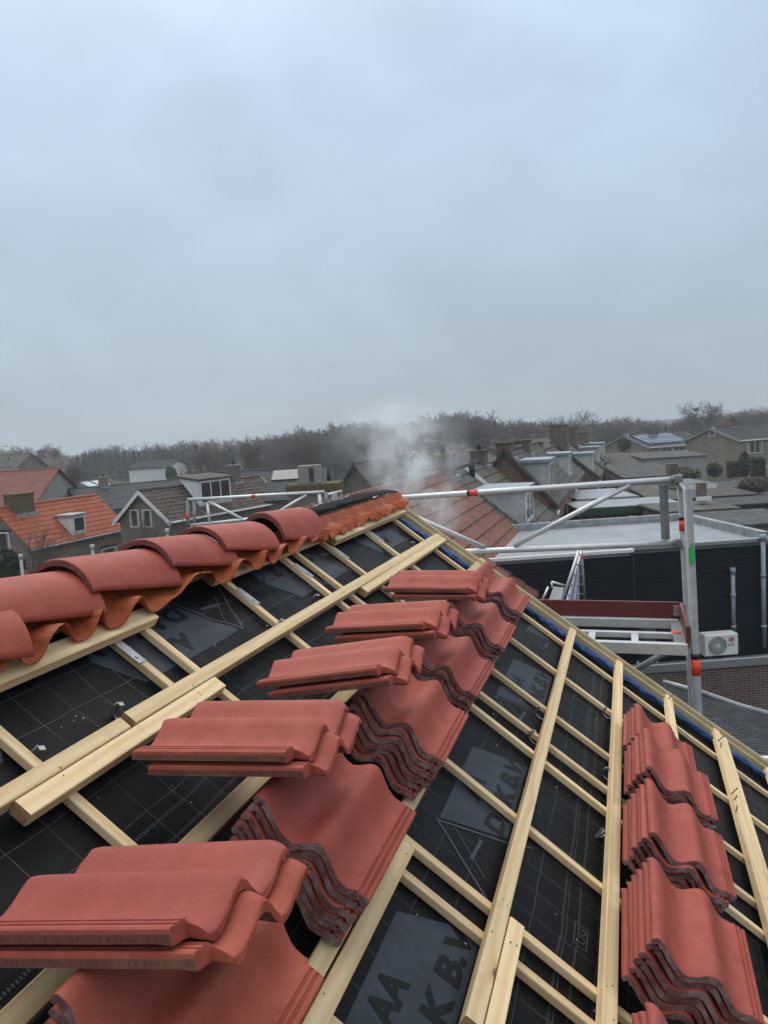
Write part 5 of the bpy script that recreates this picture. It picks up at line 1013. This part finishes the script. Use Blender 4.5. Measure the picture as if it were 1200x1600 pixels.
# ================================================================== trees
def bare_tree(seed, H=11.0, spread=.62, trunk_r=.22, levels=5, upward=.25, twig_r=.015, first=.22):
    r = random.Random(seed); tr = MB(); cr_ = MB(); 
    def grow(p, d, L, rad, lv):
        pts = [p]; rads = [rad]; n = 4 if lv > 1 else 3; q = p.copy(); dd = d.copy()
        for k in range(n):
            dd = (dd + Vector((r.uniform(-1, 1), r.uniform(-1, 1), r.uniform(-.6, 1) * .8)) * (.16 if lv == levels else .24) + Vector((0, 0, upward * .12))).normalized(); q = q + dd * (L / n); pts.append(q.copy()); rads.append(max(twig_r * .7, rad * (1 - .62 * (k + 1) / n)))
        (tr if lv == levels else cr_).tube(pts, rads, 7 if lv == levels else (5 if lv > 2 else 3), caps=False, smooth=lv > 2)
        if lv == 0: return
        kids = {5: 10, 4: 7, 3: 6, 2: 5, 1: 4}.get(lv, 4)
        for i in range(kids):
            t = (first if lv == levels else .25) + (1 - (first if lv == levels else .25)) * (i + r.random() * .8) / kids; t = min(t, .98); k = min(n - 1, int(t * n)); f = t * n - k; b = pts[k].lerp(pts[k + 1], f); az = 2.4 * i + r.uniform(-.5, .5)
            ax = (pts[k + 1] - pts[k]).normalized(); s1 = ax.cross(Vector((.3, .2, 1))).normalized() if abs(ax.z) < .95 else Vector((1, 0, 0)); s2 = ax.cross(s1); side = s1 * math.cos(az) + s2 * math.sin(az)
            g = spread * (1.15 - .45 * t) * r.uniform(.8, 1.2); nd = (ax * math.cos(g) + side * math.sin(g)).normalized(); grow(b, nd, L * (.62 - .14 * t if lv == levels else .60) * r.uniform(.75, 1.15), max(twig_r, rads[k] * .55), lv - 1)
    grow(Vector((0, 0, -.2)), Vector((0, 0, 1)), H * .62, trunk_r, levels)
    return tr, cr_
def as_mesh(mb, m, nm):
    o = obj(nm, mb, m, fix=False); me = o.data; bpy.data.objects.remove(o); return me
VAR = []
for i, kw in enumerate((dict(H=11, spread=.72), dict(H=12, spread=.55, upward=.5), dict(H=10, spread=.85, first=.15), dict(H=13, spread=.45, upward=.6, trunk_r=.2), dict(H=10, spread=.65, first=.3))):
    a, b = bare_tree(11 + i, **kw); zmax = max(v[2] for v in b.v); VAR.append((as_mesh(a, MT['bark'], 'trunk'), as_mesh(b, MT['twig'], 'crown'), zmax)); print('tree', i, len(b.v), zmax)
a, b = bare_tree(77, H=9, spread=.5, levels=4, twig_r=.012, trunk_r=.10, upward=.6, first=.2); VAR.append((as_mesh(a, MT['bark'], 'trunk'), as_mesh(b, MT['twig'], 'crown'), max(v[2] for v in b.v)))
def put_tree(var, px, py_top, d, label, group=None, wid=1.0, m=None, name='bare_tree', zb=0):
    P = at_d(px, py_top, d); h = P.z - zb; a, b, zm = VAR[var]; s = h / zm; M = T(P.x, P.y, zb) @ RZ(rnd.uniform(0, 6.28)) @ Matrix.Diagonal((s * wid, s * wid, s, 1)); t = thing(name, label, 'tree', M, group)
    place(bpy.data.objects.new('trunk', a), t, M); c = place(bpy.data.objects.new('crown', b), t, M)
    if m: c.material_slots[0].link = 'OBJECT'; c.material_slots[0].material = m
    return t
for a in ((0, 893, 641, 150, 'round-headed bare tree on the skyline above the terrace chimneys', None, 1.15), (2, 1090, 624, 135, 'largest bare tree with a dark nest, right of the solar-panel house', None, 1.15), (1, 1010, 652, 160, 'spreading bare tree on the skyline just left of the solar-panel house', None, 1.2), (4, 965, 656, 150, 'broad bare tree between the terrace end and the solar-panel house', None, 1.3), (2, 1170, 634, 150, 'bare tree rising behind the right-hand tan brick house', None, 1.3), (0, 1195, 640, 165, 'bare tree cut by the right picture edge', None, 1.1), (1, 1060, 655, 170, 'thin bare tree directly behind the solar-panel house', None, 1.2),
          (0, 702, 647, 150, 'round-topped bare tree, highest in the wood right of the smoke', None, 1.3), (4, 738, 652, 152, 'bare tree beside the conical evergreen above the far roofs', None, 1.3), (1, 822, 657, 150, 'bare tree on the skyline left of the tall terrace chimneys', None, 1.3), (2, 585, 658, 145, 'wide bare tree half veiled by the top of the smoke', None, 1.2), (0, 520, 664, 140, 'bare tree standing out of the wood just left of the smoke', None, 1.2), (3, 395, 671, 110, 'tall slender bare tree at the left end of the big wood', None, .9), (2, 318, 690, 115, 'wide low bare tree above the mossy house chimney', None, 1.25), (0, 257, 690, 165, 'small bare tree standing out above the conifers', None, 1.1), (1, 345, 690, 125, 'bare tree just right of the wide low one', None, 1.1), (4, 470, 675, 120, 'bare tree with pale top in the wood left of the smoke', None, 1.2), (2, 98, 716, 95, 'bare tree in front of the big brown-roofed building', None, 1.1), (0, 118, 722, 98, 'second bare tree in front of the big brown-roofed building', None, .9), (1, 72, 722, 110, 'thin bare tree behind the grey gabled house', None, 1.0),
          (5, 235, 800, 37, 'small bare garden tree before the mossy house gable', None, .9), (5, 62, 815, 34, 'bare shrub-like tree at the corner of the orange-roofed house', None, .9), (5, 355, 795, 34, 'bare garden tree behind the low scaffold rails', None, 1.1), (5, 420, 790, 40, 'bare garden tree right of the scaffold brace', None, 1.1), (5, 270, 800, 40, 'bare garden tree beside the mossy house downpipe', None, .8)): put_tree(*a)
put_tree(3, 868, 668, 150, 'yellowish bare willow behind the terrace chimneys', None, 1.6, MT['willow'], 'bare_willow'); put_tree(0, 905, 668, 155, 'second yellowish bare willow, right of the tall chimney', None, 1.3, MT['willow'], 'bare_willow')
mb = MB(); rr_ = random.Random(3); nst = at_d(1088, 640, 134.5)
for k in range(60): p = nst + Vector((rr_.gauss(0, .28), rr_.gauss(0, .28), rr_.gauss(0, .18))); q = p + Vector((rr_.uniform(-.5, .5), rr_.uniform(-.5, .5), rr_.uniform(-.15, .15))); mb.tube([p, q], .03, 4)
tag(obj('bird_nest', mb, MT['bark']), 'dark ball of twigs high in the largest bare tree', 'nest')
# bare woodland reading as one mass
def woodland(name, label, spots, m):
    mb = MB(); r = random.Random(21)
    src = []
    for k in range(4):
        a, b = bare_tree(50 + k, H=11, spread=.68 + .12 * k, levels=4, twig_r=.045, trunk_r=.24, first=.2); z = max(v[2] for v in b.v); a.add([Vector(v) for v in b.v], b.f); src.append((a, z))
    for (P, h) in spots:
        a, z = src[r.randrange(4)]; s = h / z; c, sn = math.cos(r.uniform(0, 6.28)), 0; an = r.uniform(0, 6.28); c, sn = math.cos(an), math.sin(an); wdt = r.uniform(.9, 2.0)
        o_ = len(mb.v); mb.v += [(P.x + (x * c - y * sn) * s * wdt, P.y + (x * sn + y * c) * s * wdt, z_ * s) for (x, y, z_) in a.v]; mb.f += [[i + o_ for i in f] for f in a.f]; mb.m += [0] * len(a.f); mb.sm += [False] * len(a.f)
    o = obj(name, mb, m, fix=False); return tag(o, label, 'wood', kind='stuff')
def skyline(pts, dmin, dmax, n, seed):
    r = random.Random(seed); out_ = []
    for i in range(n):
        px = pts[0][0] + (pts[-1][0] - pts[0][0]) * (i + r.random()) / n; k = max(j for j in range(len(pts) - 1) if pts[j][0] <= px or j == 0); (x0, y0), (x1, y1) = pts[k], pts[k + 1]; y = y0 + (y1 - y0) * (px - x0) / (x1 - x0); d = r.uniform(dmin, dmax); P = at_d(px, y + r.uniform(-7, 15), d); out_.append((P, max(3, P.z)))
    return out_
woodland('bare_wood', 'wide mass of bare winter trees across the skyline behind the smoke', skyline(((395, 686), (440, 682), (500, 666), (560, 662), (620, 664), (655, 664), (690, 645), (730, 648), (760, 658), (800, 660), (850, 658)), 150, 215, 200, 5), MT['twig'])
woodland('bare_wood', 'low band of bare trees behind the left-hand roofs', skyline(((-30, 700), (30, 694), (120, 700), (240, 696), (300, 690), (400, 686)), 222, 255, 64, 6), MT['twig'])
woodland('bare_wood', 'band of bare trees along the right-hand skyline', skyline(((840, 666), (900, 664), (960, 655), (1040, 656), (1100, 650), (1150, 646), (1230, 636)), 170, 230, 110, 8), MT['twig'])
# conifers
def conifer_mesh(seed, fine=1.0):
    r = random.Random(seed); mb = MB(); H = 12.0
    for i in range(int(900 * fine)):
        t = r.random() ** .8; z = 1.2 + t * (H - 1.2); rad = (1 - t) * 2.3 * r.uniform(.25, 1.05) * (.75 + .25 * math.sin(z * 4.2)) + .06; g = r.uniform(0, 6.28); p = Vector((math.cos(g) * rad, math.sin(g) * rad, z - rad * .25)); s = r.uniform(.18, .5) * (1.15 - .6 * t); d = Vector((math.cos(g), math.sin(g), r.uniform(-.6, .15))); sd_ = d.cross(Vector((0, 0, 1))).normalized()
        mb.add([p - sd_ * s * .6, p + sd_ * s * .6, p + d * s * 1.3 + Vector((0, 0, r.uniform(-.1, .2)))], ((0, 1, 2),)); mb.add([p - sd_ * s * .4 + Vector((0, 0, .3 * s)), p + sd_ * s * .4 - Vector((0, 0, .3 * s)), p + d * s + Vector((0, 0, -.35 * s))], ((0, 1, 2),))
    tk = MB(); tk.tube([(0, 0, -.2), (0, 0, H * .9)], [.16, .03], 6); return as_mesh(tk, MT['bark'], 'trunk'), as_mesh(mb, MT['conif'], 'crown')
CON = [conifer_mesh(s) for s in range(3)]
def put_con(i, px, py, d, label, group=None, wid=1.0):
    P = at_d(px, py, d); s = P.z / 12.2; M = T(P.x, P.y, 0) @ RZ(rnd.uniform(0, 6.28)) @ Matrix.Diagonal((s * wid, s * wid, s, 1)); t = thing('conifer', label, 'tree', M, group); place(bpy.data.objects.new('trunk', CON[i % 3][0]), t, M); place(bpy.data.objects.new('crown', CON[i % 3][1]), t, M)
for i in range(34): put_con(i, 122 + i * 5.2 + rnd.uniform(-2, 2), 704 + rnd.uniform(-3, 7) - .02 * i, rnd.uniform(185, 215), 'dark conifer in the row on the left skyline', 'row of far conifers', rnd.uniform(.8, 1.2))
put_con(1, 773, 656, 160, 'dark conical evergreen standing above the far roofs, centre right', None, 1.5); put_con(2, 1040, 660, 128, 'slim dark evergreen just behind the solar-panel house roof', None, .7); put_con(0, 1150, 648, 170, 'dark evergreen at the foot of the right-hand skyline trees', None, 1.6); put_con(1, 974, 690, 96, 'small dark evergreen left of the solar-panel house', None, 1.0); put_con(2, 1145, 652, 160, 'second dark evergreen on the right-hand skyline', None, 1.4)
# hedges and shrubs
def bush(name, label, P, rx, ry, h, m, n=2600, leaf=.09, boxy=False, seed=1, cat='hedge'):
    r = random.Random(seed); mb = MB()
    for i in range(n):
        if boxy: q = Vector((r.uniform(-1, 1), r.uniform(-1, 1), r.uniform(0, 1))); ax_ = r.randrange(3); q[ax_] = (1 if (ax_ == 2 or r.random() < .5) else -1) * r.uniform(.82, 1.02); pt_ = Vector((q.x * rx, q.y * ry, abs(q.z) * h))
        else:
            g, f = r.uniform(0, 6.28), math.acos(r.uniform(-1, 1)); k = r.uniform(.6, 1.0) * (1 + .18 * noise.noise(Vector((math.cos(g) * 2, math.sin(g) * 2, f * 2 + seed)))); pt_ = Vector((math.cos(g) * math.sin(f) * rx * k, math.sin(g) * math.sin(f) * ry * k, h * .5 + math.cos(f) * h * .5 * k))
        a = Vector((r.gauss(0, 1), r.gauss(0, 1), r.gauss(0, 1))).normalized() * leaf * r.uniform(.6, 1.4); b = a.orthogonal().normalized() * leaf * r.uniform(.5, 1); mb.add([pt_ - a, pt_ + b, pt_ + a, pt_ - b], ((0, 1, 2, 3),))
    o = obj(name, mb, m, None, T(P.x, P.y, P.z), fix=False); return tag(o, label, cat)
for k, (px0, px1, pt, pb, d, bx_, lb) in enumerate(((1105, 1128, 724, 745, 62, False, 'round dark clipped shrub, leftmost under the tan house'), (1138, 1154, 722, 745, 62, True, 'square-topped dark hedge between two shrubs under the tan house'), (1154, 1172, 706, 745, 63, False, 'loose brownish shrub against the tan house wall'), (1175, 1193, 716, 745, 61, True, 'tall dark clipped hedge, rightmost under the tan house'))):
    P0, P1, PT_, PB_ = at_d(px0, pb, d), at_d(px1, pb, d), at_d(px0, pt, d), at_d(px0, pb, d); bush('hedge', lb, (P0 + P1) / 2, (P1 - P0).length / 2, .6, PT_.z - PB_.z, MT['hedge'], 2600, .10, bx_, k)
for k, (px, py, d, rx, h, lb, mm) in enumerate(((1060, 752, 58, 1.6, 1.0, 'low green shrubs beside the ribbed barn wall', 'ivy'), (1185, 768, 44, 1.0, .8, 'brown-leaved shrub by the garden sheds, right edge', 'twig'), (6, 905, 30, .9, 1.1, 'dark green ivy hedge at the foot of the orange-roofed house', 'hedge'), (268, 752, 105, .8, 2.0, 'small green bush at the right end of the white hall', 'ivy'), (985, 705, 96, 1.6, 2.0, 'dark shrub below the solar-panel house gable', 'hedge'))):
    P = at_d(px, py, d); bush('shrub', lb, P, rx, rx * .8, h, MT[mm], 3000, .11, False, 20 + k, 'shrub')
# small details: vent pipes in the near gardens on the left
for (px, py0, py1, d, lb) in ((144, 853, 872, 26, 'short white vent pipe beyond the ridge tiles, left'), (261, 828, 850, 27, 'short white vent pipe in front of the mossy house'), (32, 868, 905, 27, 'thin pale pole beside the ivy hedge')):
    p, q = at_d(px, py0, d), at_d(px + 1, py1, d); mb = MB(); mb.tube([p, Vector((p.x, p.y, 0))], .05, 8); mb.tube([p - Vector((0, 0, .12)), p + Vector((0, 0, .04))], .075, 8); tag(obj('vent_pipe', mb, MT['wwhite']), lb, 'pipe')

# ================================================================== smoke and haze
def volume_mat(name, col, dens, smoke=False):
    m = bpy.data.materials.new(name); m.use_nodes = True; t = m.node_tree; t.nodes.clear(); o = N(t, 'ShaderNodeOutputMaterial'); pv = N(t, 'ShaderNodeVolumePrincipled'); pv.inputs['Color'].default_value = (*col, 1); pv.inputs['Density'].default_value = dens; pv.inputs['Anisotropy'].default_value = .1
    if smoke:
        tc = N(t, 'ShaderNodeTexCoord'); sp = N(t, 'ShaderNodeSeparateXYZ'); t.links.new(tc.outputs['Object'], sp.inputs[0]); X, Y, Z = sp.outputs
        nzv = N(t, 'ShaderNodeTexNoise', Scale=.8, Detail=2.0); t.links.new(tc.outputs['Object'], nzv.inputs['Vector']); wob = math_(t, 'MULTIPLY', math_(t, 'SUBTRACT', nzv.outputs['Fac'], .5), 1.3)
        cx_ = math_(t, 'ADD', math_(t, 'MULTIPLY', math_(t, 'POWER', math_(t, 'MAXIMUM', Z, 0.0), 1.1), -.36), wob); rad = math_(t, 'MULTIPLY_ADD', Z, .31, .20)
        dx2 = math_(t, 'POWER', math_(t, 'DIVIDE', math_(t, 'SUBTRACT', X, cx_), rad), 2.0); dy2 = math_(t, 'POWER', math_(t, 'DIVIDE', Y, rad), 2.0)
        core = math_(t, 'EXPONENT', math_(t, 'MULTIPLY', math_(t, 'ADD', dx2, dy2), -1.6))
        n1 = noise_(t, tc.outputs['Object'], 2.9, 6, .66, lo=.45, hi=.76); fz = N(t, 'ShaderNodeMapRange'); t.links.new(Z, fz.inputs[0]); fz.inputs[1].default_value = 0; fz.inputs[2].default_value = 1.60; fz.inputs[3].default_value = 1; fz.inputs[4].default_value = 0
        d = math_(t, 'MULTIPLY', math_(t, 'MULTIPLY', core, n1), math_(t, 'MULTIPLY', fz.outputs[0], dens)); t.links.new(d, pv.inputs['Density'])
    t.links.new(pv.outputs[0], o.inputs['Volume']); return m
SP = at_d(684, 815, 9.5)
mb = MB(); mb.box((-2.2, -1.0, -.1), (1.3, 1.0, 2.4)); o = obj('smoke', mb, volume_mat('smoke_volume', (.95, .98, 1.0), 27.0, True), None, T(*SP) @ RZ(R(17))); tag(o, 'pale smoke drifting up from behind the ridge end', 'smoke', kind='stuff')
o.visible_shadow = True
HZ = True
if HZ:
    mb = MB(); mb.box((-420, -60, -1.2), (420, 420, 24)); o = obj('haze', mb, volume_mat('haze_volume', (.93, .965, 1.0), .00082)); o['kind'] = 'stuff'
